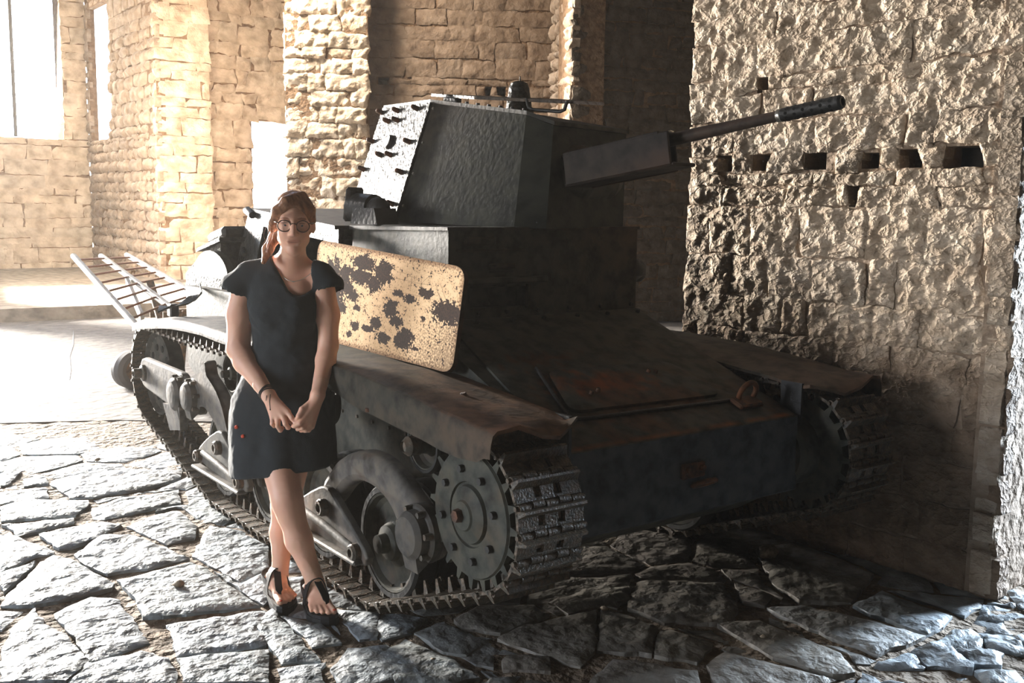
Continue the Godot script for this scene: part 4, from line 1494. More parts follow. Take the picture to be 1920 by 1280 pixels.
	mb.lathe(fore, [Vector2(0, 0.99), Vector2(0.022, 0.99), Vector2(0.0235, 1.0), Vector2(0.0245, tip - 0.008), Vector2(0.021, tip), Vector2(0.014, tip), Vector2(0.013, tip - 0.01), Vector2(0.010, tip - 0.01), Vector2(0.009, tip - 0.05), Vector2(0, tip - 0.05)], 24)
	obj("muzzle_sleeve", mb, mats.dark_metal, turret)
	mb = MB.new()
	for k in 6:
		for i in 8:
			var t := 1.02 + k * 0.032
			var ang := TAU * (i + 0.5 * (k % 2)) / 8
			var d := l * cos(ang) + h * sin(ang)
			mb.cyl(o + a * t + d * 0.0215, o + a * t + d * 0.0247, 0.0058, 0.0058, 8)
	tag(obj("muzzle_holes", mb, mats.bore_black, turret), "", "", "", "stuff")
	mb = MB.new()
	mb.lathe(fore, [Vector2(0.0145, tip - 0.001), Vector2(0.019, tip - 0.001), Vector2(0.019, tip + 0.003), Vector2(0.0145, tip + 0.003), Vector2(0.0145, tip - 0.001)], 20)
	obj("muzzle_ring", mb, mats.tank_steel, turret)
	# lamp box on the roof behind the turret
	mb = MB.new()
	mb.frustum([P(1.73, 1.43, 0.405), P(1.93, 1.43, 0.43), P(1.93, 1.43, 0.54), P(1.73, 1.43, 0.53)], [P(1.755, 1.50, 0.405), P(1.90, 1.50, 0.43), P(1.90, 1.50, 0.54), P(1.755, 1.50, 0.53)])
	mb.cyl(P(1.66, 1.50, 0.47), P(1.80, 1.50, 0.49), 0.068, 0.06, 16)
	mb.ball(P(1.83, 1.485, 0.49), Vector3(0.07, 0.065, 0.055), 12)
	var lamp := obj("lamp_box", mb, mats.dark_metal, tank)
	tag(lamp, "dark lamp housing on the hull roof behind the turret")
	mb = MB.new()
	mb.box(frame(P(1.655, 1.515, 0.46), Vector3(0.25, 0, 1), Vector3(0.18, 1, 0)), Vector3(0.10, 0.155, 0.03), 0.012)
	obj("lamp_frame", mb, mats.dark_metal, lamp)
	mb = MB.new()
	mb.box(frame(P(1.645, 1.512, 0.45), Vector3(0.25, 0, 1), Vector3(0.18, 1, 0)), Vector3(0.04, 0.11, 0.034), 0.012)
	obj("lamp_glass", mb, material("amber_glass", Color(0.45, 0.26, 0.13), 0.2), lamp)
	# broken bracket on the far side of the superstructure
	mb = MB.new()
	mb.ball(P(2.38, 1.235, 1.50), Vector3(0.06, 0.055, 0.09), 10)
	mb.ball(P(2.33, 1.21, 1.58), Vector3(0.04, 0.045, 0.05), 10)
	for k in mb.v.size():
		mb.v[k] += Vector3(1, 1, 1) * soft.get_noise_3d(mb.v[k].x * 25, mb.v[k].y * 25, mb.v[k].z * 25) * 0.03
	obj("broken_bracket", mb, mats.dark_metal, tank)


func build_fenders() -> void:
	var us := [-0.07, 0.0, 0.1, 0.25, 0.4, 0.6, 0.8, 1.05, 1.26, 1.6, 1.9, 2.2, 2.44, 2.6, 2.74, 2.92, 3.09, 3.2, 3.3, 3.4, 3.46, 3.49]
	var vs := [0.835, 0.85, 0.866, 0.885, 0.904, 0.918, 0.926, 0.928, 0.928, 0.926, 0.925, 0.924, 0.923, 0.92, 0.913, 0.90, 0.885, 0.876, 0.868, 0.86, 0.855, 0.846]
	for far in 2:
		var rows := []
		for i in us.size():
			var u: float = us[i]
			var v: float = vs[i]
			var row := []
			var skirt := 0.04 if u < 2.2 else lerpf(0.04, 0.11, clampf((u - 2.2) / 0.4, 0, 1))
			if u > 3.35:
				skirt = lerpf(0.11, 0.06, (u - 3.35) / 0.14)
			var cross := [[-0.045, -skirt], [-0.042, -skirt * 0.5], [-0.036, -0.008], [-0.022, 0.0], [0.05, 0.003], [0.13, 0.003], [0.21, -0.004], [0.28, -0.014], [0.335, -0.02]]
			for k in cross.size():
				var w: float = cross[k][0]
				var y: float = v + cross[k][1] * (1.0 if k < 4 or u > 2.3 else 0.4)
				y += soft.get_noise_2d(u * 4 + far * 20, w * 7) * 0.008
				if u < 1.4 and k < 3:
					y += soft.get_noise_2d(u * 14, 3.0 + far) * 0.012
				if u > 3.44:
					y += 0.014 * sin(w * 20.0 + 1.0) * (1.0 if u < 3.48 else 2.0)
				var uu := u + (0.05 * sin(w * 9.0) if u > 3.44 else 0.0)
				if u > 3.3:
					uu -= (w + 0.04) * 0.22 * (u - 3.3) / 0.19
				row.append(P(uu, y, w if far == 0 else 1.83 - w))
			if far == 1:
				row.reverse()
			rows.append(row)
		rows.reverse()
		var mb := shell(rows, Vector3(0, 0.012, 0))
		for i in mb.v.size():
			var p := mb.v[i]
			var n := soft.get_noise_3d(p.x * 3.5, p.y * 4, p.z * 5 + far * 9)
			var n2 := soft.get_noise_3d(p.x * 16, p.y * 16, p.z * 16)
			var k := clampf((p.x - 2.2) * 0.7, 0, 1) * clampf(0.8 + n + n2 * 0.5, 0, 1) * (1.0 if far == 0 else 0.5)
			if -p.z < -0.03 and far == 0:
				k *= 0.3
			mb.c[i] = Color(0.066, 0.068, 0.056).lerp(Color(0.25, 0.125, 0.07), k)
			if p.x < 1.6 and far == 0:
				mb.c[i] = mb.c[i].lerp(Color(0.15, 0.145, 0.135), clampf((1.8 - p.x) * 1.5, 0, 1))
		var o := obj("fender", mb, mats.tank_weathered, tank)
		if far == 0:
			tag(o, "rust-brown fender over the near track, its front lip bent")
			bolts([P(3.05, 0.888, 0.14), P(2.72, 0.80, -0.042)], 0.012, 0.008, Vector3(0, 1, 0.2), mats.tank_rust, o)
		var flange := MB.new()
		var z := 0.335 if far == 0 else 1.495
		flange.box(Transform3D(Basis(), P(3.33, 0.77, z)), Vector3(0.10, 0.16, 0.012))
		obj("fender_bracket", flange, mats.dark_metal, tank)


func track_path() -> PackedVector2Array:
	var c0 := Vector2(0.0, 0.544)
	var r0 := 0.262
	var c1 := Vector2(3.31, 0.565)
	var r1 := 0.245
	var pts := PackedVector2Array()
	var w3 := Vector2(1.0, 0.042)
	var w1 := Vector2(2.62, 0.042)
	# ground run, up to the sprocket, back along the top, round the idler
	pts.append(w3)
	pts.append(w1)
	var d := c1 - w1
	var ta := d.angle() - acos(r1 / d.length()) + PI
	# tangent point below the sprocket
	var t1 := c1 + Vector2.from_angle(ta + 2.0 * acos(r1 / d.length())) * r1
	var low: Vector2 = t1
	for k in 2:
		var ang := (w1 - c1).angle() + (1 if k else -1) * acos(r1 / d.length())
		var p := c1 + Vector2.from_angle(ang) * r1
		if k == 0 or p.y < low.y:
			low = p
	var a0 := (low - c1).angle()
	if a0 > 0:
		a0 -= TAU
	for i in 25:
		pts.append(c1 + Vector2.from_angle(lerpf(a0, PI / 2, i / 24.0)) * r1)
	pts.append(Vector2(2.888, 0.822))
	pts.append(Vector2(2.4, 0.812))
	pts.append(Vector2(2.0, 0.822))
	pts.append(Vector2(1.5, 0.81))
	pts.append(Vector2(1.1, 0.815))
	pts.append(Vector2(0.5, 0.806))
	var e := w3 - c0
	var la := e.angle() - acos(r0 / e.length())
	if la < 0:
		la += TAU
	for i in 25:
		pts.append(c0 + Vector2.from_angle(lerpf(PI / 2, la, i / 24.0)) * r0)
	return pts


func link_mesh() -> MB:
	# x along the track, y out of the loop, z across
	var mb := MB.new()
	for z in [[-0.088, 0.074], [0.0, 0.05], [0.088, 0.074]]:
		mb.box(Transform3D(Basis(), Vector3(0.002, 0, z[0])), Vector3(0.058, 0.012, z[1]))
	mb.box(Transform3D(Basis(), Vector3(-0.026, 0, 0)), Vector3(0.014, 0.014, 0.25), 0.003)
	mb.box(Transform3D(Basis(), Vector3(0.026, 0.001, 0)), Vector3(0.018, 0.016, 0.25), 0.003)
	# grouser bar
	mb.frustum([Vector3(0.012, 0.006, -0.125), Vector3(0.036, 0.006, -0.125), Vector3(0.036, 0.006, 0.125), Vector3(0.012, 0.006, 0.125)], [Vector3(0.027, 0.036, -0.118), Vector3(0.035, 0.036, -0.118), Vector3(0.035, 0.036, 0.118), Vector3(0.027, 0.036, 0.118)])
	# knuckles of the hinge
	for k in 5:
		var z := -0.1 + k * 0.05
		var x := 0.041 if k % 2 == 0 else 0.047
		mb.cyl(Vector3(x, 0.004, z - 0.021), Vector3(x, 0.004, z + 0.021), 0.013, 0.013, 10)
	mb.cyl(Vector3(0.043, 0.003, -0.132), Vector3(0.043, 0.003, 0.132), 0.008, 0.008, 8)
	# two guide horns on the inner face
	for z in [-0.032, 0.032]:
		mb.frustum([Vector3(-0.012, -0.005, z - 0.011), Vector3(0.02, -0.005, z - 0.011), Vector3(0.02, -0.005, z + 0.011), Vector3(-0.012, -0.005, z + 0.011)], [Vector3(-0.004, -0.055, z - 0.006), Vector3(0.008, -0.055, z - 0.006), Vector3(0.008, -0.055, z + 0.006), Vector3(-0.004, -0.055, z + 0.006)])
	return stained(mb, Color(0.9, 0.88, 0.84), Color(0.62, 0.48, 0.38), -0.1, 14.0)


func wheel_mesh(r: float) -> MB:
	var mb := MB.new()
	mb.lathe(Transform3D(Basis(Vector3.RIGHT, Vector3.BACK, Vector3.DOWN), Vector3()), [Vector2(0, -0.04), Vector2(r * 0.86, -0.04), Vector2(r * 0.88, 0.030), Vector2(r * 0.86, 0.042), Vector2(r * 0.82, 0.040), Vector2(r * 0.78, 0.018), Vector2(r * 0.70, 0.006), Vector2(r * 0.45, 0.010), Vector2(r * 0.34, 0.024), Vector2(r * 0.30, 0.046), Vector2(r * 0.18, 0.052), Vector2(r * 0.16, 0.085), Vector2(0, 0.088)], 36)
	return stained(mb, Color(0.085, 0.083, 0.07), Color(0.11, 0.08, 0.06), -0.15, 9.0)


func tyre_mesh(r: float) -> MB:
	var mb := MB.new()
	mb.lathe(Transform3D(Basis(Vector3.RIGHT, Vector3.BACK, Vector3.DOWN), Vector3()), [Vector2(r * 0.87, -0.046), Vector2(r * 0.96, -0.046), Vector2(r, -0.036), Vector2(r, 0.032), Vector2(r * 0.96, 0.044), Vector2(r * 0.87, 0.044)], 40)
	return mb


var shared := {}


func build_running_gear(far: bool) -> void:
	# all of it is laid out for the near (right) side and mirrored across the hull for the far side
	var m: Material = mats.tank_weathered
	var W := func(w: float) -> float: return 1.83 - w if far else w
	var s := -1.0 if far else 1.0
	if shared.is_empty():
		shared.link = link_mesh().mesh()
		shared.wheel = wheel_mesh(0.215).mesh()
		shared.tyre = tyre_mesh(0.215).mesh()
		shared.roller = wheel_mesh(0.105).mesh()
		shared.tyre_s = tyre_mesh(0.105).mesh()
	# track
	var path := track_path()
	path.append(path[0])
	var track := Node3D.new()
	track.name = named("track", tank)
	tank.add_child(track, true)
	tag(track, "far track, mostly in shadow beside the pier" if far else "near track of steel links, running up to the front sprocket")
	var length := 0.0
	for i in path.size() - 1:
		length += path[i].distance_to(path[i + 1])
	var count := int(round(length / 0.0855))
	var pitch := length / count
	var seg := 0
	var gone := 0.0
	var at := func(d: float) -> Vector2:
		var x := fposmod(d, length)
		var k := 0
		while k < path.size() - 2 and x > path[k].distance_to(path[k + 1]):
			x -= path[k].distance_to(path[k + 1])
			k += 1
		return path[k].lerp(path[k + 1], x / maxf(path[k].distance_to(path[k + 1]), 1e-6))
	for i in count:
		var a: Vector2 = at.call(i * pitch)
		var b: Vector2 = at.call((i + 1) * pitch)
		var d := (b - a).normalized()
		var o := obj("track_link", shared.link, mats.track_steel, track)
		var x := Vector3(d.x, d.y, 0)
		var y := Vector3(d.y, -d.x, 0)
		o.transform = Transform3D(Basis(x, y, x.cross(y)), P((a.x + b.x) / 2, (a.y + b.y) / 2, W.call(0.125)))
	# road wheels, two pairs
	for u in [1.0, 1.55, 2.10, 2.65]:
		var o := obj("road_wheel", shared.wheel, m, tank)
		o.transform = Transform3D(Basis() if not far else Basis(Vector3.UP, PI), P(u, 0.277, W.call(0.115)))
		obj("tyre", shared.tyre, mats.dark_rubber, o)
		var inner := obj("added_inner_wheel", shared.wheel, m, tank)  # second wheel row, added to stop light passing under the hull
		inner.transform = Transform3D(o.transform.basis, P(u, 0.277, W.call(0.235)))
		obj("tyre", shared.tyre, mats.dark_rubber, inner)
	for u in [1.1, 2.0, 2.888]:
		var o := obj("return_roller", shared.roller, m, tank)
		o.transform = Transform3D(Basis() if not far else Basis(Vector3.UP, PI), P(u, 0.695, W.call(0.12)))
		obj("tyre", shared.tyre_s, mats.dark_rubber, o)
		if u > 2.5:
			var hub := MB.new()
			hub.lathe(axle(0, 0, 0), [Vector2(0, 0.06), Vector2(0.035, 0.06), Vector2(0.035, 0.10), Vector2(0.02, 0.12), Vector2(0.02, 0.11), Vector2(0, 0.11)], 12)
			obj("hub", hub, mats.tank_steel, o)
	# sprocket: two toothed plates and a drum
	var c := Vector2(3.31, 0.565)
	var gear := PackedVector2Array()
	for i in 20:
		var a := TAU * i / 20
		for k in [[-0.075, 0.207], [-0.035, 0.24], [0.02, 0.243], [0.06, 0.207]]:
			gear.append(Vector2.from_angle(a + k[0]) * k[1])
	for w in [0.0, 0.23]:
		var mb := MB.new()
		mb.prism(gear, Transform3D(Basis(), P(c.x, c.y, W.call(w + 0.02 if not far else w))), 0.02)
		obj("sprocket_plate", stained(mb, Color(0.085, 0.088, 0.074), Color(0.11, 0.085, 0.06), -0.2, 9.0), m, tank)
	var face := MB.new()
	face.lathe(Transform3D(Basis(Vector3.RIGHT, Vector3.BACK * s, Vector3.DOWN * s), P(c.x, c.y, W.call(0.0))), [Vector2(0, -0.22), Vector2(0.17, -0.22), Vector2(0.18, -0.01), Vector2(0.205, 0.0), Vector2(0.20, 0.008), Vector2(0.105, 0.012), Vector2(0.102, 0.004), Vector2(0.095, 0.004), Vector2(0.09, 0.016), Vector2(0.05, 0.03), Vector2(0.045, 0.036), Vector2(0, 0.038)], 36)
	var sp := obj("sprocket", stained(face, Color(0.09, 0.094, 0.078), Color(0.12, 0.09, 0.062), -0.15, 7.0), m, tank)
	for i in 8:
		var mb := MB.new()
		var a := TAU * (i + 0.3) / 8
		var p := P(c.x + cos(a) * 0.145, c.y + sin(a) * 0.145, W.call(0.0))
		mb.cyl(p, p + Vector3(0, 0, 0.026 * s), 0.014, 0.012, 6)
		obj("bolt", mb, mats.dark_metal, sp)
	var nut := MB.new()
	nut.cyl(P(c.x - 0.01, c.y, W.call(0.0)) + Vector3(0, 0, 0.03 * s), P(c.x - 0.01, c.y, W.call(0.0)) + Vector3(0, 0, 0.058 * s), 0.024, 0.02, 6)
	obj("hub_nut", nut, mats.tank_rust, sp)
	# idler
	var idle := MB.new()
	idle.lathe(Transform3D(Basis(Vector3.RIGHT, Vector3.BACK * s, Vector3.DOWN * s), P(0, 0.544, W.call(0.10))), [Vector2(0, -0.05), Vector2(0.235, -0.05), Vector2(0.238, 0.03), Vector2(0.225, 0.036), Vector2(0.21, 0.012), Vector2(0.08, 0.016), Vector2(0.06, 0.04), Vector2(0, 0.04)], 36)
	var idler := obj("idler_wheel", stained(idle, Color(0.10, 0.095, 0.085), Color(0.12, 0.09, 0.07), -0.1, 8.0), m, tank)
	for i in 10:
		var mb := MB.new()
		var a := TAU * i / 10
		var p := P(cos(a) * 0.15, 0.544 + sin(a) * 0.15, W.call(0.10))
		mb.cyl(p + Vector3(0, 0, 0.008 * s), p + Vector3(0, 0, 0.018 * s), 0.020, 0.020, 10)
		obj("lightening_hole", mb, mats.bore_black, idler)
	# bogies
	var light_steel := Color(0.17, 0.165, 0.15)
	for k in 2:
		var off := -1.109 * k
		var tri := pts2("2.07,0.285 2.10,0.245 2.38,0.222 2.66,0.215 2.705,0.245 2.69,0.285 2.45,0.425 2.40,0.445 2.33,0.435 2.165,0.355")
		var moved := PackedVector2Array()
		for p in tri:
			moved.append(p + Vector2(off, 0.012 * k))
		var mb := MB.new()
		mb.cast_shape(facing(moved, far), outward(W.call(-0.018), far), 0.03, 0.008, 2)
		mb.box(side(2.38 + off, 0.232, W.call(-0.06)), Vector3(0.60, 0.018, 0.05), 0.006)
		mb.tube([P(2.16 + off, 0.31, W.call(-0.05)), P(2.36 + off, 0.30, W.call(-0.055)), P(2.60 + off, 0.27, W.call(-0.05))], 0.016, 8)
		var bogie := obj("bogie_plate", stained(mb, light_steel, BROWN, -0.3, 7.0), m, tank)
		for lug in [[2.381, 0.367, 0.034], [2.64, 0.262, 0.032], [2.115, 0.275, 0.03]]:
			mb = MB.new()
			var p := P(lug[0] + off, lug[1] + 0.012 * k, W.call(-0.03))
			var y := Vector3(0, 0, s)
			mb.lathe(Transform3D(Basis(Vector3.RIGHT, y, Vector3.RIGHT.cross(y)), p), [Vector2(0, 0), Vector2(lug[2], 0), Vector2(lug[2], 0.04), Vector2(lug[2] * 0.8, 0.05), Vector2(lug[2] * 0.5, 0.05), Vector2(lug[2] * 0.42, 0.03), Vector2(0, 0.03)], 16)
			obj("lug", mb, mats.tank_steel, bogie)
		# arched swing arm over the outer wheel of the pair
		var arm: PackedVector2Array
		var hub: Vector2
		if k == 0:
			arm = pts2("2.30,0.43 2.36,0.50 2.44,0.565 2.56,0.615 2.68,0.635 2.80,0.625 2.90,0.59 2.99,0.54 3.08,0.50 3.13,0.44 3.11,0.37 3.04,0.33 2.96,0.34 2.90,0.40 2.83,0.47 2.75,0.505 2.66,0.515 2.57,0.505 2.49,0.465 2.42,0.405 2.36,0.37")
			hub = Vector2(3.03, 0.43)
		else:
			arm = pts2("1.34,0.41 1.30,0.48 1.25,0.56 1.18,0.625 1.10,0.665 1.05,0.69 1.03,0.745 0.985,0.745 0.965,0.69 0.88,0.665 0.80,0.63 0.76,0.56 0.80,0.48 0.87,0.46 0.92,0.505 1.0,0.525 1.07,0.51 1.15,0.47 1.22,0.41 1.27,0.36")
			hub = Vector2(0.865, 0.556)
		mb = MB.new()
		mb.cast_shape(facing(arm, far), outward(W.call(0.035), far), 0.06, 0.028)
		obj("swing_arm", stained(mb, Color(0.19, 0.175, 0.155), BROWN, -0.2, 6.0), m, tank)
		flange(hub, 0.082 if k == 0 else 0.075, W.call(-0.01), s, m)
	# idler arm with its own torsion hub
	var armb := MB.new()
	armb.cast_shape(facing(capsule(Vector2(0.10, 0.57), 0.085, Vector2(0.70, 0.545), 0.11), far), outward(W.call(-0.005), far), 0.03, 0.012, 1)
	armb.frustum([P(0.52, 0.47, W.call(-0.01)), P(0.78, 0.49, W.call(-0.01)), P(0.78, 0.49, W.call(-0.07)), P(0.52, 0.47, W.call(-0.07))], [P(0.56, 0.33, W.call(-0.01)), P(0.72, 0.36, W.call(-0.01)), P(0.72, 0.36, W.call(-0.05)), P(0.56, 0.33, W.call(-0.05))])
	obj("idler_arm", stained(armb, Color(0.19, 0.18, 0.165), BROWN, -0.3, 7.0), m, tank)
	flange(Vector2(0.70, 0.545), 0.085, W.call(-0.02), s, m)
	var cap := MB.new()
	var pc := P(0.10, 0.57, W.call(-0.02))
	cap.lathe(Transform3D(Basis(Vector3.RIGHT, Vector3.BACK * s, Vector3.DOWN * s), pc), [Vector2(0, 0), Vector2(0.05, 0), Vector2(0.045, 0.03), Vector2(0.028, 0.035), Vector2(0.026, 0.075), Vector2(0.016, 0.078), Vector2(0.013, 0.06), Vector2(0, 0.06)], 18)
	obj("idler_hub", cap, mats.tank_steel, tank)


func flange(c: Vector2, r: float, w: float, s: float, m: Material) -> void:
	var mb := MB.new()
	var o := P(c.x, c.y, w)
	mb.lathe(Transform3D(Basis(Vector3.RIGHT, Vector3.BACK * s, Vector3.DOWN * s), o), [Vector2(0, -0.02), Vector2(r * 1.25, -0.02), Vector2(r * 1.25, 0.012), Vector2(r * 1.15, 0.02), Vector2(r * 1.05, 0.022), Vector2(r, 0.05), Vector2(r * 0.8, 0.066), Vector2(r * 0.5, 0.070), Vector2(0, 0.072)], 26)
	# the cast hub ends in a blunt skid below
	mb.frustum([o + Vector3(-r * 0.8, -r * 0.9, 0), o + Vector3(r * 0.8, -r * 0.9, 0), o + Vector3(r * 0.7, -r * 0.2, 0), o + Vector3(-r * 0.7, -r * 0.2, 0)], [o + Vector3(-r * 0.5, -r * 1.5, s * 0.04), o + Vector3(r * 0.5, -r * 1.5, s * 0.04), o + Vector3(r * 0.6, -r * 0.3, s * 0.06), o + Vector3(-r * 0.6, -r * 0.3, s * 0.06)])
	var f := obj("torsion_flange", stained(mb, Color(0.13, 0.125, 0.11), BROWN, -0.2, 9.0), m, tank)
	for i in 7:
		var b := MB.new()
		var a := TAU * (i + 0.2) / 7
		var p := o + Vector3(cos(a) * r * 1.08, sin(a) * r * 1.08, 0.015 * s)
		b.cyl(p, p + Vector3(0, 0, 0.03 * s), 0.014, 0.011, 6)
		obj("bolt", b, mats.tank_steel, f)


func build_side_door() -> void:
	# cream inner face of the open side door, leaning on the fender
	var tl := P(1.50, 1.352, 0.36)
	var tr := P(2.72, 1.292, 0.36)
	var br := P(2.80, 0.915, 0.25)
	var bl := P(1.64, 0.925, 0.25)
	var img := door_image(1024, 512)
	var m := StandardMaterial3D.new()
	m.resource_name = "cream_peeling_paint"
	m.albedo_texture = ImageTexture.create_from_image(img)
	m.roughness = 0.95
	m.metallic_specular = 0.2
	mats["door"] = m
	var n := ((br - bl).cross(tl - bl)).normalized()
	var rows := []
	var uv := PackedVector2Array()
	var nu := 36
	var nv := 18
	for j in nv + 1:
		var row := []
		for i in nu + 1:
			var a := float(i) / nu
			var b := float(j) / nv
			# round the corners of the sheet
			var x := a
			var y := b
			var r := Vector2(0.055, 0.13)
			var q := Vector2(minf(a, 1 - a) / r.x, minf(b, 1 - b) / r.y)
			if q.x < 1.0 and q.y < 1.0:
				var d := Vector2(1 - q.x, 1 - q.y)
				var big := maxf(d.x, d.y)
				var k := big / maxf(d.length(), 1e-5)
				d *= k
				x = (1 - d.x) * r.x if a < 0.5 else 1 - (1 - d.x) * r.x
				y = (1 - d.y) * r.y if b < 0.5 else 1 - (1 - d.y) * r.y
			row.append(bl.lerp(br, x).lerp(tl.lerp(tr, x), y) + n * (sin(x * 5.0) * 0.006))
			uv.append(Vector2(x, 1 - y))
		rows.append(row)
	var mb := MB.new()
	mb.sheet(rows)
	var arr := mb.mesh().surface_get_arrays(0)
	arr[Mesh.ARRAY_TEX_UV] = uv
	var am := ArrayMesh.new()
	am.add_surface_from_arrays(Mesh.PRIMITIVE_TRIANGLES, arr)
	var lift := n * 0.001
	var back := shell(rows, n * 0.018)
	for i in back.v.size():
		back.v[i] -= lift
	var door := obj("side_door", stained(back, BROWN, PAINT, 0.0), mats.tank_weathered, tank)
	tag(door, "open side door of the tank, cream paint peeling off brown rust")
	obj("cream_face", am, m, door)


func door_image(w: int, h: int) -> Image:
	var img := Image.create(w, h, false, Image.FORMAT_RGB8)
	var spots := [[330, 560, 110, 180], [570, 395, 92, 62], [555, 500, 85, 60], [725, 470, 62, 95], [660, 560, 60, 60], [450, 590, 60, 60], [510, 650, 40, 48], [330, 805, 46, 50], [1010, 612, 48, 36], [905, 660, 36, 36], [830, 622, 34, 24], [785, 745, 46, 66], [825, 830, 42, 42], [1130, 750, 88, 88], [548, 880, 34, 32], [640, 895, 44, 26], [690, 850, 40, 44], [742, 960, 46, 40], [872, 960, 56, 74], [510, 940, 22, 24], [430, 740, 40, 44], [430, 480, 46, 60], [545, 745, 28, 22], [990, 800, 14, 16], [940, 1025, 16, 12]]  # the first spot also paints in the shadow of her arm
	var s2 := []
	for s in spots:
		var x: float = s[0]
		var y: float = s[1]
		var yt := 210.0 + (x - 130.0) * 0.17
		var yb := 960.0 + (x - 200.0) * 0.24
		var v := (y - yt) / (yb - yt)
		var xl := 130.0 + (y - 210.0) * 0.10
		var xr := 1262.0 - (y - 400.0) * 0.17
		s2.append([(x - xl) / (xr - xl), v, s[2] / (xr - xl), s[3] / (yb - yt)])
	var cream := Color(0.85, 0.73, 0.58)
	var tan_ := Color(0.72, 0.59, 0.45)
	var brown := Color(0.22, 0.15, 0.12)
	var dark := Color(0.15, 0.105, 0.09)
	# first the peeling on a coarse field, then the colour
	for j in h:
		var v := float(j) / h
		for i in w:
			var u := float(i) / w
			var n := soft.get_noise_2d(u * 26.0, v * 12.0)
			var n2 := soft.get_noise_2d(u * 80.0 + 7.0, v * 36.0)
			var f := 0.0
			for s in s2:
				var dx: float = absf(u - s[0]) / s[2]
				if dx < 1.6:
					var dy: float = absf(v - s[1]) / s[3]
					if dy < 1.6:
						f = maxf(f, 1.35 - sqrt(dx * dx + dy * dy))
			var c := cream.lerp(tan_, clampf(0.25 + n * 0.5 + n2 * 0.35, 0, 1))
			var rim := minf(minf(u, 1 - u) * 2.4, minf(v, 1 - v))
			c = c.lerp(Color(0.45, 0.33, 0.23), clampf(1.0 - rim / 0.06 + n2 * 0.8, 0, 0.75))
			c = c.lerp(Color(0.36, 0.29, 0.22), clampf((u - 0.80) * 3.0 + (v - 0.6) * 1.2 + n2 * 1.2 - 0.1, 0, 0.55) if v > 0.5 else 0.0)
			if f + n * 0.55 + n2 * 0.45 > 0.30:
				c = brown.lerp(dark, clampf(0.5 + n2 * 1.5, 0, 1))
			elif n2 > 0.50 or (n2 > 0.34 and n > 0.25):
				c = c.lerp(brown, 0.75)
			img.set_pixel(i, j, c)
	# scratched strokes and letters
	var ink := Color(0.30, 0.21, 0.15)
	var strokes := [[0.50, 0.235, 0.80, 0.235], [0.56, 0.36, 0.84, 0.36], [0.62, 0.17, 0.66, 0.17], [0.70, 0.19, 0.70, 0.31], [0.68, 0.19, 0.73, 0.19], [0.70, 0.25, 0.735, 0.25], [0.755, 0.16, 0.765, 0.33], [0.795, 0.16, 0.755, 0.25], [0.76, 0.25, 0.81, 0.37], [0.84, 0.2, 0.9, 0.42], [0.87, 0.2, 0.92, 0.36], [0.86, 0.28, 0.93, 0.44], [0.88, 0.32, 0.94, 0.5],
		[0.38, 0.55, 0.38, 0.60], [0.38, 0.55, 0.40, 0.55], [0.38, 0.575, 0.395, 0.575], [0.38, 0.60, 0.40, 0.60], [0.415, 0.55, 0.415, 0.60], [0.435, 0.55, 0.415, 0.575], [0.415, 0.575, 0.437, 0.60],
		[0.215, 0.80, 0.215, 0.84], [0.215, 0.80, 0.23, 0.84], [0.23, 0.84, 0.23, 0.80], [0.24, 0.82, 0.25, 0.82], [0.257, 0.80, 0.273, 0.80], [0.273, 0.80, 0.257, 0.84], [0.257, 0.84, 0.273, 0.84], [0.28, 0.82, 0.29, 0.82], [0.297, 0.80, 0.297, 0.84], [0.297, 0.84, 0.31, 0.84],
		[0.22, 0.05, 0.20, 0.40], [0.25, 0.08, 0.22, 0.33], [0.32, 0.06, 0.30, 0.42], [0.42, 0.1, 0.42, 0.2], [0.45, 0.16, 0.56, 0.26]]
	for s in strokes:
		var a := Vector2(s[0] * w, s[1] * h)
		var b := Vector2(s[2] * w, s[3] * h)
		var n := int(a.distance_to(b)) + 1
		for k in n:
			var p := a.lerp(b, float(k) / n) + Vector2(soft.get_noise_1d(k * 0.03 + s[0] * 40), soft.get_noise_1d(k * 0.03 + 50)) * 2.5
			for e in 2:
				var x := clampi(int(p.x) + e, 0, w - 1)
				var y := clampi(int(p.y), 0, h - 1)
				img.set_pixel(x, y, img.get_pixel(x, y).lerp(ink, 0.8))
	img.generate_mipmaps()
	return img


# ------------------------------------------------------------------ the cart behind the tank

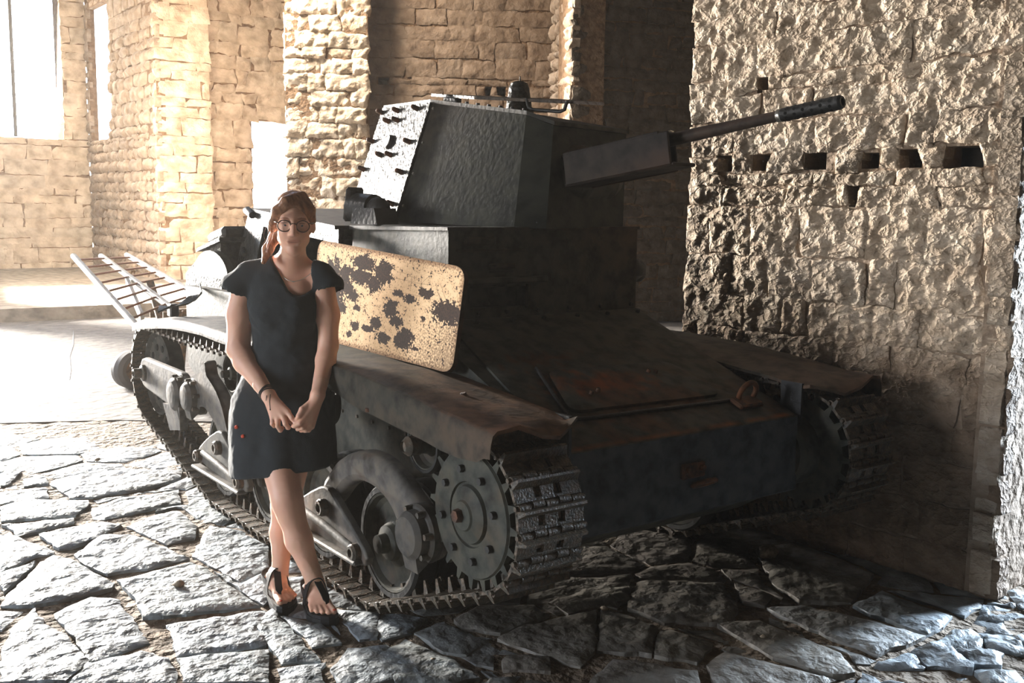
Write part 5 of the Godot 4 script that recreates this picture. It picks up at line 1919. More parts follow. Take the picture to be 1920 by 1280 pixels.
func build_cart() -> void:
	var base := Vector3(-2.9, 0, -8.3)
	var cart := thing("farm_rack", base, "old frame of pale poles and rusty rods on a small rubber wheel behind the tank", "cart")
	var L := func(p: Vector3) -> Vector3: return p - base
	var poles := [[Vector3(-2.56, 0.69, -7.0), Vector3(-3.46, 1.08, -8.2)], [Vector3(-2.57, 0.72, -7.8), Vector3(-3.56, 1.04, -9.0)], [Vector3(-2.53, 0.75, -8.4), Vector3(-3.56, 1.02, -9.6)]]
	for p in poles:
		var mb := MB.new()
		var a: Vector3 = L.call(p[0])
		var b: Vector3 = L.call(p[1])
		mb.cyl(a + (a - b) * 0.06, b, 0.026, 0.024, 12, 0.004)
		obj("pole", mb, mats.pale_pole, cart)
	for i in 8:
		var t := 0.06 + i * 0.125
		var a: Vector3 = (poles[0][0] as Vector3).lerp(poles[0][1], t)
		var c: Vector3 = (poles[1][0] as Vector3).lerp(poles[1][1], t)
		var d: Vector3 = (poles[2][0] as Vector3).lerp(poles[2][1], t)
		var mb := MB.new()
		mb.tube([L.call(a), L.call(c + Vector3(0, 0.004, 0)), L.call(d)], 0.0085, 6)
		obj("cross_rod", mb, mats.rusty_rod, cart)
	var mb := MB.new()
	mb.box(frame(L.call(Vector3(-2.99, 0.74, -8.2)), Vector3(0.25, -0.23, 0.4), Vector3(0, 1, 0.3)), Vector3(0.55, 0.10, 0.03), 0.004)
	obj("plank", mb, mats.pale_pole, cart)
	mb = MB.new()
	mb.box(frame(L.call(Vector3(-2.86, 0.72, -8.3)), Vector3(0.2, -0.26, 0.35), Vector3(0, 1, 0.3)), Vector3(0.5, 0.05, 0.06), 0.004)
	obj("plank", mb, mats.old_wood, cart)
	mb = MB.new()
	mb.box(frame(L.call(Vector3(-2.75, 0.60, -8.6)), Vector3(1, 0.02, -0.4), Vector3(0, 1, 0)), Vector3(0.5, 0.06, 0.06), 0.006)
	obj("bearer", mb, mats.old_wood, cart)
	# legs that carry the rack, hidden behind the tank, and the wheel on its axle
	mb = MB.new()
	mb.cyl(L.call(Vector3(-2.75, 0.02, -8.5)), L.call(Vector3(-2.7, 0.62, -8.55)), 0.03, 0.03, 10)
	mb.cyl(L.call(Vector3(-2.6, 0.0, -7.7)), L.call(Vector3(-2.58, 0.70, -7.7)), 0.022, 0.022, 10)
	mb.cyl(L.call(Vector3(-3.1, 0.155, -8.36)), L.call(Vector3(-2.5, 0.155, -7.9)), 0.02, 0.02, 10)
	mb.cyl(L.call(Vector3(-2.75, 0.155, -8.1)), L.call(Vector3(-2.7, 0.62, -8.2)), 0.02, 0.02, 10)
	obj("undercarriage", mb, mats.old_wood, cart)
	var d := (Vector3(-3.1, 0.155, -8.36) - Vector3(-2.5, 0.155, -7.9)).normalized()
	var x := d.cross(Vector3.UP).normalized()
	var hub := Transform3D(Basis(x, d, x.cross(d)), L.call(Vector3(-3.1, 0.155, -8.36)))
	mb = MB.new()
	mb.lathe(hub, [Vector2(0.085, -0.07), Vector2(0.12, -0.075), Vector2(0.15, -0.05), Vector2(0.155, 0.0), Vector2(0.15, 0.045), Vector2(0.125, 0.065), Vector2(0.095, 0.06), Vector2(0.085, 0.04)], 32)
	obj("tyre", mb, material("grey_rubber", Color(0.42, 0.41, 0.40), 0.7), cart)
	mb = MB.new()
	mb.lathe(hub, [Vector2(0, -0.05), Vector2(0.088, -0.05), Vector2(0.088, 0.03), Vector2(0.075, 0.035), Vector2(0.065, 0.01), Vector2(0.035, 0.015), Vector2(0.03, 0.04), Vector2(0, 0.042)], 24)
	obj("rim", mb, mats.old_wood, cart)


# ------------------------------------------------------------------ the woman

# A body is a field of tapered capsules and ellipsoids joined by a smooth minimum, meshed as surface nets.
# kinds: 0 capsule [0, a, b, ra, rb, k]; 1 ellipsoid [1, centre, radii, k]; 2 take an ellipsoid away; 3 take a capsule away; 4 stacked ovals [4, rows, k]; 5 take away a capsule that runs along z; 6 cut below a plane [6, point, normal]
func nets(mb: MB, prims: Array, lo: Vector3, hi: Vector3, cell: float, tint = null) -> void:
	var nx := int((hi.x - lo.x) / cell) + 2
	var ny := int((hi.y - lo.y) / cell) + 2
	var nz := int((hi.z - lo.z) / cell) + 2
	var f := PackedFloat32Array()
	f.resize(nx * ny * nz)
	f.fill(1.0)
	for p in prims:
		var kind: int = p[0]
		var a0 := Vector3()
		var a1 := Vector3()
		var k: float = p[-1] if kind < 6 else 0.0
		var pad := k + cell * 3.0
		match kind:
			0, 3:
				var rr := maxf(p[3], p[4])
				a0 = (p[1] as Vector3).min(p[2]) - Vector3.ONE * (rr + pad)
				a1 = (p[1] as Vector3).max(p[2]) + Vector3.ONE * (rr + pad)
			1, 2:
				a0 = p[1] - p[2] - Vector3.ONE * pad
				a1 = p[1] + p[2] + Vector3.ONE * pad
			_:
				a0 = lo
				a1 = hi
		var i0 := clampi(int((a0.x - lo.x) / cell), 0, nx)
		var i1 := clampi(int((a1.x - lo.x) / cell) + 1, 0, nx)
		var j0 := clampi(int((a0.y - lo.y) / cell), 0, ny)
		var j1 := clampi(int((a1.y - lo.y) / cell) + 1, 0, ny)
		var k0 := clampi(int((a0.z - lo.z) / cell), 0, nz)
		var k1 := clampi(int((a1.z - lo.z) / cell) + 1, 0, nz)
		var A: Vector3 = p[1] if not p[1] is Array else Vector3()
		var B: Vector3 = p[2] if p[2] is Vector3 else Vector3()
		var ab := B - A
		var l2 := maxf(ab.length_squared(), 1e-9)
		var ra: float = p[3] if kind == 0 or kind == 3 or kind == 5 else 0.0
		var rb: float = p[4] if kind == 0 or kind == 3 or kind == 5 else 0.0
		var inv := Vector3(1.0 / B.x, 1.0 / B.y, 1.0 / B.z) if kind == 1 or kind == 2 else Vector3()
		for z in range(k0, k1):
			for y in range(j0, j1):
				var i := (z * ny + y) * nx + i0
				var q := Vector3(lo.x + i0 * cell, lo.y + y * cell, lo.z + z * cell)
				var row: Array = []
				if kind == 4:
					row = oval_at(p[1], q.y)
				for x in range(i0, i1):
					var d := 0.0
					if kind == 0 or kind == 3:
						var h := clampf((q - A).dot(ab) / l2, 0.0, 1.0)
						d = (q - A - ab * h).length() - (ra + (rb - ra) * h)
					elif kind == 1 or kind == 2:
						var e := (q - A) * inv
						var n0 := e.length()
						d = n0 * (n0 - 1.0) / maxf((e * inv).length(), 1e-6)
					elif kind == 4:
						var ex: float = (q.x - row[0]) / row[2]
						var ez: float = (q.z - row[1]) / row[3]
						d = (sqrt(ex * ex + ez * ez) - 1.0) * minf(row[2], row[3]) + row[4]
					elif kind == 5:
						var g := Vector2(q.x - A.x, q.y - A.y)
						var s := Vector2(ab.x, ab.y)
						var h := clampf(g.dot(s) / s.length_squared(), 0.0, 1.0)
						d = (g - s * h).length() - (ra + (rb - ra) * h)
					else:
						d = (A - q).dot(B)
					var o := f[i]
					if kind == 2 or kind == 3 or kind == 5:
						d = -d
						var h := clampf(0.5 + 0.5 * (d - o) / k, 0.0, 1.0)
						f[i] = o + (d - o) * h + k * h * (1.0 - h)
					elif kind == 6:
						f[i] = maxf(o, d)
					else:
						var h := clampf(0.5 + 0.5 * (o - d) / k, 0.0, 1.0)
						f[i] = o + (d - o) * h - k * h * (1.0 - h)
					i += 1
					q.x += cell
	var at := PackedInt32Array()
	at.resize(f.size())
	at.fill(-1)
	var sy := nx
	var sz := nx * ny
	var steps := [0, 1, sy, sy + 1, sz, sz + 1, sz + sy, sz + sy + 1]
	var far := cell * 4.0
	for z in nz - 1:
		for y in ny - 1:
			var i := (z * ny + y) * nx
			for x in nx - 1:
				var v0 := f[i]
				if v0 < far and v0 > -far:
					var neg := 0
					for s in steps:
						if f[i + s] < 0.0:
							neg += 1
					if neg > 0 and neg < 8:
						var sum := Vector3()
						var n := 0
						for c in 8:
							for ax in 3:
								var bit := 1 << ax
								if c & bit:
									continue
								var a := f[i + steps[c]]
								var b := f[i + steps[c | bit]]
								if (a < 0.0) != (b < 0.0):
									var t := a / (a - b)
									var p := Vector3(c & 1, (c >> 1) & 1, (c >> 2) & 1)
									p[ax] += t
									sum += p
									n += 1
						var w := lo + (Vector3(x, y, z) + sum / n) * cell
						if tint != null:
							mb.col = tint.call(w)
						at[i] = mb.vert(w)
				i += 1
	mb.col = Color(1, 1, 1)
	for z in range(1, nz - 1):
		for y in range(1, ny - 1):
			var i := (z * ny + y) * nx + 1
			for x in range(1, nx - 1):
				if at[i] >= 0 or at[i - 1] >= 0 or at[i - sy] >= 0:
					var s := f[i] < 0.0
					if s != (f[i + 1] < 0.0):
						net_face(mb, at[i - sy - sz], at[i - sz], at[i], at[i - sy], s)
					if s != (f[i + sy] < 0.0):
						net_face(mb, at[i - sz - 1], at[i - 1], at[i], at[i - sz], s)
					if s != (f[i + sz] < 0.0):
						net_face(mb, at[i - 1 - sy], at[i - sy], at[i], at[i - 1], s)
				i += 1


func net_face(mb: MB, a: int, b: int, c: int, d: int, out: bool) -> void:
	if a < 0 or b < 0 or c < 0 or d < 0:
		return
	if out:
		mb.q(a, b, c, d)
	else:
		mb.q(a, d, c, b)


# rows of [y, centre x, centre z, radius x, radius z]; gives centre, radii and how far y lies outside
func oval_at(rows: Array, y: float) -> Array:
	var n := rows.size()
	if y <= rows[0][0]:
		return [rows[0][1], rows[0][2], rows[0][3], rows[0][4], rows[0][0] - y]
	for i in n - 1:
		if y <= rows[i + 1][0]:
			var t: float = (y - rows[i][0]) / (rows[i + 1][0] - rows[i][0])
			t = t * t * (3.0 - 2.0 * t) * 0.5 + t * 0.5
			return [lerpf(rows[i][1], rows[i + 1][1], t), lerpf(rows[i][2], rows[i + 1][2], t), lerpf(rows[i][3], rows[i + 1][3], t), lerpf(rows[i][4], rows[i + 1][4], t), 0.0]
	return [rows[-1][1], rows[-1][2], rows[-1][3], rows[-1][4], y - rows[-1][0]]


func V(x: float, y: float, z: float) -> Vector3:
	return Vector3(x, y, z)


func foot(prims: Array, heel: Vector3, along: Vector3, big: Vector3, ankle: Vector3) -> void:
	var at := func(x: float, s: float, y: float) -> Vector3: return heel + along * x + big * s + Vector3(0, y, 0)
	prims.append([0, at.call(0.03, 0.0, 0.062), at.call(0.035, 0.0, 0.07), 0.030, 0.030, 0.02])
	prims.append([0, ankle, at.call(0.05, 0.0, 0.075), 0.031, 0.032, 0.02])
	prims.append([0, at.call(0.075, 0.004, 0.085), at.call(0.155, 0.018, 0.058), 0.031, 0.020, 0.02])
	prims.append([0, at.call(0.065, -0.008, 0.07), at.call(0.145, -0.022, 0.052), 0.028, 0.016, 0.02])
	prims.append([0, at.call(0.03, 0.0, 0.055), at.call(0.15, 0.0, 0.052), 0.026, 0.018, 0.015])
	var toes := [[0.165, 0.026, 0.222, 0.030, 0.0130], [0.165, 0.008, 0.222, 0.010, 0.0098], [0.160, -0.008, 0.212, -0.009, 0.0092], [0.152, -0.022, 0.197, -0.026, 0.0088], [0.140, -0.034, 0.178, -0.040, 0.0088]]
	for t in toes:
		prims.append([0, at.call(t[0], t[1], 0.052), at.call(t[2], t[3], 0.042 + t[4] * 0.4), t[4] + 0.001, t[4], 0.007])


func build_person() -> void:
	var base := Vector3(-0.76, 0.0, -3.72)
	var her := thing("person", base, "woman in glasses, dark short dress and sandals, leaning by the tank with ankles crossed", "person")
	var place := func(mb: MB) -> MB:
		for i in mb.v.size():
			mb.v[i] -= base
		return mb
	# --- skin: one continuous body
	var body := []
	body.append([1, V(-0.862, 1.15, -3.96), V(0.132, 0.17, 0.086), 0.03])
	body.append([0, V(-0.80, 1.20, -3.905), V(-0.85, 1.20, -3.905), 0.034, 0.034, 0.05])
	body.append([0, V(-0.985, 1.245, -3.955), V(-0.85, 1.275, -3.955), 0.045, 0.052, 0.03])
	body.append([0, V(-0.735, 1.25, -3.94), V(-0.85, 1.275, -3.955), 0.042, 0.052, 0.03])
	body.append([0, V(-0.845, 1.25, -3.95), V(-0.822, 1.37, -3.91), 0.054, 0.046, 0.03])
	body.append([1, V(-0.88, 0.75, -3.96), V(0.16, 0.13, 0.11), 0.03])
	body.append([1, V(-0.865, 0.95, -3.96), V(0.11, 0.16, 0.085), 0.03])
	# arms
	body.append([0, V(-1.015, 1.225, -3.945), V(-1.035, 1.10, -3.94), 0.048, 0.053, 0.03])
	body.append([0, V(-1.035, 1.10, -3.94), V(-1.045, 0.965, -3.93), 0.052, 0.043, 0.02])
	body.append([0, V(-1.045, 0.965, -3.93), V(-1.01, 0.92, -3.895), 0.042, 0.043, 0.02])
	body.append([0, V(-1.01, 0.92, -3.895), V(-0.897, 0.822, -3.768), 0.043, 0.026, 0.02])
	body.append([0, V(-0.718, 1.225, -3.925), V(-0.698, 1.10, -3.915), 0.043, 0.043, 0.03])
	body.append([0, V(-0.698, 1.10, -3.915), V(-0.696, 0.985, -3.905), 0.043, 0.036, 0.02])
	body.append([0, V(-0.696, 0.985, -3.905), V(-0.700, 0.935, -3.87), 0.036, 0.037, 0.02])
	body.append([0, V(-0.700, 0.935, -3.87), V(-0.711, 0.827, -3.76), 0.036, 0.025, 0.02])
	# legs: her right leg crosses in front
	body.append([0, V(-0.935, 0.72, -3.94), V(-0.835, 0.415, -3.785), 0.088, 0.058, 0.03])
	body.append([0, V(-0.835, 0.415, -3.785), V(-0.822, 0.365, -3.775), 0.057, 0.050, 0.02])
	body.append([0, V(-0.822, 0.365, -3.79), V(-0.792, 0.265, -3.775), 0.047, 0.051, 0.025])
	body.append([0, V(-0.792, 0.265, -3.775), V(-0.722, 0.105, -3.745), 0.048, 0.031, 0.02])
	body.append([0, V(-0.82, 0.72, -3.97), V(-0.862, 0.37, -3.87), 0.085, 0.053, 0.03])
	body.append([0, V(-0.862, 0.37, -3.87), V(-0.878, 0.26, -3.88), 0.048, 0.047, 0.025])
	body.append([0, V(-0.878, 0.26, -3.88), V(-0.880, 0.10, -3.85), 0.045, 0.030, 0.02])
	var l_heel := V(-0.935, 0.0, -3.915)
	var l_dir := V(0.50, 0, 0.866).normalized()
	var r_heel := V(-0.762, 0.0, -3.815)
	var r_dir := V(0.44, 0, 0.90).normalized()
	var up := Vector3.UP
	var l_big := l_dir.cross(up) * -1.0
	if l_big.x > 0:
		l_big = -l_big
	var r_big := r_dir.cross(up)
	if r_big.x < 0:
		r_big = -r_big
	var feet := []
	feet.append([0, V(-0.880, 0.16, -3.865), V(-0.887, 0.10, -3.855), 0.034, 0.031, 0.02])
	feet.append([0, V(-0.744, 0.155, -3.755), V(-0.727, 0.105, -3.752), 0.037, 0.032, 0.02])
	foot(feet, l_heel, l_dir, l_big, V(-0.885, 0.098, -3.853))
	foot(feet, r_heel, r_dir, r_big, V(-0.728, 0.100, -3.755))
	# hands
	var hands := []
	var wr := V(-0.894, 0.818, -3.766)
	hands.append([0, V(-0.93, 0.850, -3.80), wr, 0.030, 0.025, 0.02])
	var finger := func(list: Array, pts: Array, r0: float, r1: float) -> void:
		for i in pts.size() - 1:
			list.append([0, pts[i], pts[i + 1], lerpf(r0, r1, float(i) / (pts.size() - 1)), lerpf(r0, r1, float(i + 1) / (pts.size() - 1)), 0.0035])
	for k in [V(-0.872, 0.742, -3.735), V(-0.852, 0.740, -3.729), V(-0.832, 0.748, -3.725), V(-0.815, 0.763, -3.729)]:
		hands.append([0, wr, k, 0.021, 0.0115, 0.012])
	finger.call(hands, [V(-0.873, 0.740, -3.735), V(-0.870, 0.720, -3.721), V(-0.868, 0.707, -3.738)], 0.0098, 0.0078)
	finger.call(hands, [V(-0.852, 0.738, -3.728), V(-0.848, 0.713, -3.711), V(-0.842, 0.696, -3.722), V(-0.839, 0.700, -3.738)], 0.0102, 0.0080)
	finger.call(hands, [V(-0.831, 0.746, -3.724), V(-0.820, 0.723, -3.709), V(-0.812, 0.707, -3.720), V(-0.820, 0.702, -3.737)], 0.0102, 0.0080)
	finger.call(hands, [V(-0.814, 0.761, -3.728), V(-0.797, 0.743, -3.713), V(-0.781, 0.726, -3.710), V(-0.777, 0.716, -3.718)], 0.0100, 0.0078)
	finger.call(hands, [V(-0.874, 0.785, -3.758), V(-0.842, 0.752, -3.756), V(-0.815, 0.728, -3.752), V(-0.797, 0.714, -3.742)], 0.0135, 0.0088)
	var wl := V(-0.710, 0.823, -3.756)
	hands.append([0, V(-0.705, 0.862, -3.795), wl, 0.028, 0.0245, 0.02])
	for k in [V(-0.750, 0.749, -3.716), V(-0.742, 0.730, -3.723), V(-0.735, 0.715, -3.731), V(-0.732, 0.706, -3.746)]:
		hands.append([0, wl, k, 0.021, 0.0118, 0.012])
	finger.call(hands, [V(-0.750, 0.748, -3.715), V(-0.766, 0.727, -3.700), V(-0.785, 0.716, -3.704), V(-0.793, 0.714, -3.712)], 0.0102, 0.0078)
	finger.call(hands, [V(-0.742, 0.729, -3.722), V(-0.758, 0.709, -3.710), V(-0.779, 0.701, -3.720)], 0.0100, 0.0080)
	finger.call(hands, [V(-0.735, 0.714, -3.730), V(-0.748, 0.699, -3.721), V(-0.769, 0.693, -3.733)], 0.0098, 0.0078)
	finger.call(hands, [V(-0.732, 0.706, -3.745), V(-0.741, 0.694, -3.738), V(-0.759, 0.688, -3.749)], 0.0092, 0.0074)
	finger.call(hands, [V(-0.733, 0.795, -3.738), V(-0.760, 0.775, -3.716), V(-0.771, 0.752, -3.707), V(-0.778, 0.737, -3.711)], 0.0130, 0.0086)
	# head
	var C := V(-0.812, 1.441, -3.865)
	var fw := V(0.20, -0.03, 0.98).normalized()
	var rt := Vector3.UP.cross(fw).normalized()
	var tilt := Basis(fw, deg_to_rad(-1.5))
	rt = tilt * rt
	var hu := fw.cross(rt)
	var S := 0.955
	var H := func(x: float, y: float, z: float) -> Vector3: return C + (rt * x + hu * y + fw * z) * S
	var head := []
	var E := func(list: Array, kind: int, x: float, y: float, z: float, r: Vector3, k: float) -> void: list.append([kind, H.call(x, y, z), r * S, k])
	var T := func(list: Array, a: Vector3, b: Vector3, ra: float, rb: float, k: float) -> void: list.append([0, H.call(a.x, a.y, a.z), H.call(b.x, b.y, b.z), ra * S, rb * S, k])
	E.call(head, 1, 0, 0.035, -0.02, V(0.073, 0.088, 0.090), 0.02)
	E.call(head, 1, 0, -0.025, 0.020, V(0.056, 0.083, 0.066), 0.025)
	T.call(head, V(-0.037, -0.058, 0.0), V(-0.010, -0.097, 0.050), 0.023, 0.018, 0.02)
	T.call(head, V(0.037, -0.058, 0.0), V(0.010, -0.097, 0.050), 0.023, 0.018, 0.02)
	E.call(head, 1, 0, -0.096, 0.056, V(0.020, 0.017, 0.018), 0.015)
	E.call(head, 1, -0.031, -0.032, 0.052, V(0.022, 0.022, 0.022), 0.025)
	E.call(head, 1, 0.031, -0.032, 0.052, V(0.022, 0.022, 0.022), 0.025)
	T.call(head, V(-0.034, 0.024, 0.066), V(0.034, 0.024, 0.066), 0.013, 0.013, 0.015)
	for s in [-1.0, 1.0]:
		E.call(head, 2, 0.031 * s, 0.001, 0.096, V(0.015, 0.011, 0.020), 0.012)
		E.call(head, 1, 0.031 * s, 0.001, 0.066, V(0.013, 0.0115, 0.0125), 0.004)
		T.call(head, V(0.021 * s, 0.0065, 0.077), V(0.043 * s, 0.0055, 0.070), 0.0050, 0.0046, 0.005)
		T.call(head, V(0.022 * s, -0.0085, 0.074), V(0.042 * s, -0.0080, 0.069), 0.0036, 0.0036, 0.005)
		E.call(head, 1, 0.073 * s, -0.004, -0.012, V(0.011, 0.030, 0.019), 0.008)
		E.call(head, 2, 0.084 * s, -0.002, -0.004, V(0.008, 0.018, 0.010), 0.006)
	T.call(head, V(0, 0.012, 0.080), V(0, -0.030, 0.099), 0.0085, 0.0120, 0.014)
	E.call(head, 1, -0.011, -0.036, 0.089, V(0.0095, 0.008, 0.011), 0.007)
	E.call(head, 1, 0.011, -0.036, 0.089, V(0.0095, 0.008, 0.011), 0.007)
	T.call(head, V(-0.018, -0.060, 0.074), V(0.018, -0.060, 0.074), 0.0068, 0.0068, 0.006)
	T.call(head, V(-0.015, -0.0685, 0.0725), V(0.015, -0.0685, 0.0725), 0.0068, 0.0068, 0.008)
	for s in [-1.0, 1.0]:
		T.call(head, V(0.018 * s, -0.0635, 0.075), V(0.030 * s, -0.058, 0.064), 0.0048, 0.003, 0.006)
	head.append([3, H.call(-0.026, -0.0645, 0.0835), H.call(0.026, -0.0645, 0.0835), 0.0024, 0.0024, 0.003])
	head.append([0, V(-0.838, 1.29, -3.94), V(-0.822, 1.37, -3.905), 0.050, 0.046, 0.02])
	var skin_tint := func(w: Vector3) -> Color:
		var d := w - C
		var x := d.dot(rt) / S
		var y := d.dot(hu) / S
		var z := d.dot(fw) / S
		var n := soft.get_noise_3d(w.x * 30, w.y * 30, w.z * 30) * 0.05
		var c := Color(1.0 + n, 0.97 + n, 0.96 + n).clamp(Color(0, 0, 0), Color(1, 1, 1))
		if z > 0.055:
			var lip := 1.0 - clampf(Vector2(x / 0.024, (y + 0.0645) / 0.0095).length(), 0, 1.4)
			c = c.lerp(Color(0.80, 0.50, 0.48), clampf(lip * 2.5, 0, 0.6))
			var line := 1.0 - clampf(Vector2(x / 0.029, (y + 0.0645 - x * x * 6.0) / 0.0028).length(), 0, 1)
			c = c.lerp(Color(0.42, 0.22, 0.20), clampf(line * 1.5, 0, 0.8))
			for s in [-1.0, 1.0]:
				var blush := 1.0 - clampf(Vector2((x - 0.038 * s) / 0.022, (y + 0.034) / 0.02).length(), 0, 1)
				c = c.lerp(Color(1.0, 0.82, 0.78), blush * 0.5)
				var brow := 1.0 - clampf(Vector2((x - 0.032 * s) / 0.021, (y - 0.026 + absf(x - 0.030 * s) * 0.12) / 0.0055).length(), 0, 1)
				c = c.lerp(Color(0.40, 0.26, 0.19), clampf(brow * 2.5, 0, 0.9))
				var lid := 1.0 - clampf(Vector2((x - 0.031 * s) / 0.014, (y - 0.0085) / 0.003).length(), 0, 1)
				c = c.lerp(Color(0.35, 0.24, 0.2), clampf(lid * 1.6, 0, 0.7))
		return c
	var mb := MB.new()
	nets(mb, body, V(-1.13, 0.06, -4.13), V(-0.62, 1.41, -3.68), 0.011, skin_tint)
	nets(mb, feet, V(-1.0, 0.022, -3.97), V(-0.58, 0.17, -3.56), 0.0042, skin_tint)
	nets(mb, hands, V(-0.965, 0.67, -3.83), V(-0.66, 0.885, -3.685), 0.0031, skin_tint)
	nets(mb, head, V(-0.92, 1.27, -4.0), V(-0.70, 1.585, -3.745), 0.0034, skin_tint)
	obj("body", place.call(mb), mats.skin, her)
	# --- eyes
	for s in [-1.0, 1.0]:
		mb = MB.new()
		mb.ball(H.call(0.031 * s, 0.0005, 0.0672), Vector3(0.0118, 0.0105, 0.0118) * S, 14)
		var eye := obj("eye", place.call(mb), mats.eye_white, her)
		mb = MB.new()
		mb.ball(H.call(0.031 * s, 0.0005, 0.0755), Vector3(0.0060, 0.0060, 0.0042) * S, 12)
		obj("iris", place.call(mb), mats.iris, eye)
	# --- hair, parted to one side and tied low
	var hair := []
	E.call(hair, 1, 0, 0.043, -0.020, V(0.080, 0.087, 0.097), 0.01)
	E.call(hair, 1, 0, 0.0, -0.055, V(0.074, 0.08, 0.062), 0.03)
	E.call(hair, 2, 0.006, -0.045, 0.085, V(0.067, 0.112, 0.075), 0.012)
	E.call(hair, 2, 0.016, 0.045, 0.098, V(0.046, 0.034, 0.036), 0.012)
	T.call(hair, V(0.030, 0.112, 0.018), V(-0.030, 0.090, 0.058), 0.014, 0.016, 0.015)
	T.call(hair, V(-0.030, 0.090, 0.058), V(-0.066, 0.050, 0.046), 0.016, 0.015, 0.015)
	T.call(hair, V(-0.066, 0.050, 0.046), V(-0.080, 0.006, 0.018), 0.015, 0.011, 0.015)
	T.call(hair, V(-0.081, 0.006, 0.018), V(-0.083, -0.02, -0.02), 0.013, 0.016, 0.012)
	T.call(hair, V(0.035, 0.108, 0.018), V(0.068, 0.062, 0.030), 0.014, 0.012, 0.015)
	T.call(hair, V(0.068, 0.062, 0.032), V(0.076, 0.014, 0.006), 0.013, 0.010, 0.012)
	T.call(hair, V(-0.050, -0.010, -0.085), V(-0.074, -0.060, -0.075), 0.030, 0.022, 0.02)
	T.call(hair, V(-0.074, -0.060, -0.075), V(-0.098, -0.105, -0.05), 0.022, 0.020, 0.015)
	T.call(hair, V(-0.098, -0.105, -0.05), V(-0.112, -0.150, -0.01), 0.020, 0.010, 0.015)
	mb = MB.new()
	var hair_tint := func(w: Vector3) -> Color:
		var d := w - C
		var n := soft.get_noise_3d(d.dot(rt) * 60 + d.dot(hu) * 30, d.dot(hu) * 16, d.dot(fw) * 90)
		var k := clampf(0.75 + n * 0.6, 0.35, 1.0)
		return Color(k, k * 0.96, k * 0.9)
	nets(mb, hair, V(-0.98, 1.22, -4.03), V(-0.69, 1.60, -3.76), 0.0042, hair_tint)
	for i in mb.v.size():
		var d := mb.v[i] - C
		var n := soft.get_noise_3d(d.dot(rt) * 110 + d.dot(hu) * 50, d.dot(hu) * 14, d.dot(fw) * 120)
		mb.v[i] += d.normalized() * n * 0.0018
	var hairs := obj("hair", place.call(mb), mats.hair, her)
	mb = MB.new()
	var r := RandomNumberGenerator.new()
	r.seed = 31
	for i in 46:
		var a := r.randf_range(0.15, PI - 0.25)
		var p: Vector3 = H.call(cos(a) * 0.078, 0.046 + sin(a) * 0.088, r.randf_range(-0.05, 0.03))
		var o: Vector3 = (p - H.call(0, 0.03, -0.02)).normalized()
		var side: Vector3 = rt * r.randf_range(-1, 1) - hu * 0.5
		mb.tube([p - o * 0.004, p + o * 0.006 + side * 0.006, p + o * 0.009 + side * 0.022, p + o * r.randf_range(0.0, 0.014) + side * 0.04], 0.00045, 4)
	for i in 14:
		var p: Vector3 = H.call(-0.085 + r.randf_range(-0.01, 0.01), r.randf_range(-0.06, 0.02), r.randf_range(-0.04, 0.02))
		var bow := r.randf_range(-0.022, 0.004)
		var hang := r.randf_range(0.04, 0.085)
		var bent := []
		for k in 9:
			var t := k / 8.0
			bent.append(p + V(bow * sin(t * 2.4) * 1.2, -hang * t, 0.014 * t))
		mb.tube(bent, 0.00045, 4)
	tag(obj("loose_strands", place.call(mb), mats.hair, hairs), "", "", "", "stuff")
	# --- glasses
	mb = MB.new()
	for s in [-1.0, 1.0]:
		var loop := []
		for i in 28:
			var a := TAU * i / 28
			loop.append(H.call(0.0345 * s + cos(a) * 0.0245, -0.003 + sin(a) * 0.0215, 0.089 - absf(0.0345 * s + cos(a) * 0.0245) * 0.14))
		mb.tube(loop, 0.0021, 8, true)
		mb.tube([H.call(0.058 * s, 0.008, 0.082), H.call(0.068 * s, 0.010, 0.070), H.call(0.076 * s, 0.008, 0.02), H.call(0.078 * s, 0.004, -0.015)], 0.0019, 6)
	mb.tube([H.call(-0.0115, 0.003, 0.0885), H.call(-0.004, 0.0065, 0.091), H.call(0.004, 0.0065, 0.091), H.call(0.0115, 0.003, 0.0885)], 0.0022, 8)
	var specs := obj("glasses", place.call(mb), mats.glasses_frame, her)
	tag(specs, "round brown-rimmed glasses")
	for s in [-1.0, 1.0]:
		mb = MB.new()
		var rim := []
		for i in 24:
			var a := TAU * i / 24
			rim.append(H.call(0.0345 * s + cos(a) * 0.0235, -0.003 + sin(a) * 0.0205, 0.089 - absf(0.0345 * s + cos(a) * 0.0235) * 0.14))
		mb.face(rim)
		obj("lens", place.call(mb), mats.glasses_lens, specs)
	# --- dress
	var dress := []
	dress.append([4, [[0.40, -0.885, -3.935, 0.212, 0.165], [0.49, -0.884, -3.935, 0.209, 0.162], [0.60, -0.886, -3.94, 0.207, 0.155], [0.76, -0.884, -3.945, 0.202, 0.142], [0.88, -0.872, -3.955, 0.160, 0.125], [0.985, -0.863, -3.96, 0.133, 0.108], [1.08, -0.862, -3.955, 0.142, 0.116], [1.15, -0.864, -3.955, 0.152, 0.120], [1.22, -0.866, -3.957, 0.150, 0.105], [1.27, -0.862, -3.96, 0.11, 0.085]], 0.01])
	dress.append([1, V(-0.915, 1.115, -3.885), V(0.066, 0.066, 0.060), 0.04])
	dress.append([1, V(-0.805, 1.115, -3.88), V(0.064, 0.066, 0.060), 0.04])
	dress.append([0, V(-0.995, 1.243, -3.955), V(-0.85, 1.276, -3.957), 0.055, 0.064, 0.03])
	dress.append([0, V(-0.728, 1.247, -3.94), V(-0.85, 1.276, -3.957), 0.052, 0.064, 0.03])
	dress.append([0, V(-1.0, 1.238, -3.95), V(-1.05, 1.190, -3.945), 0.056, 0.067, 0.02])
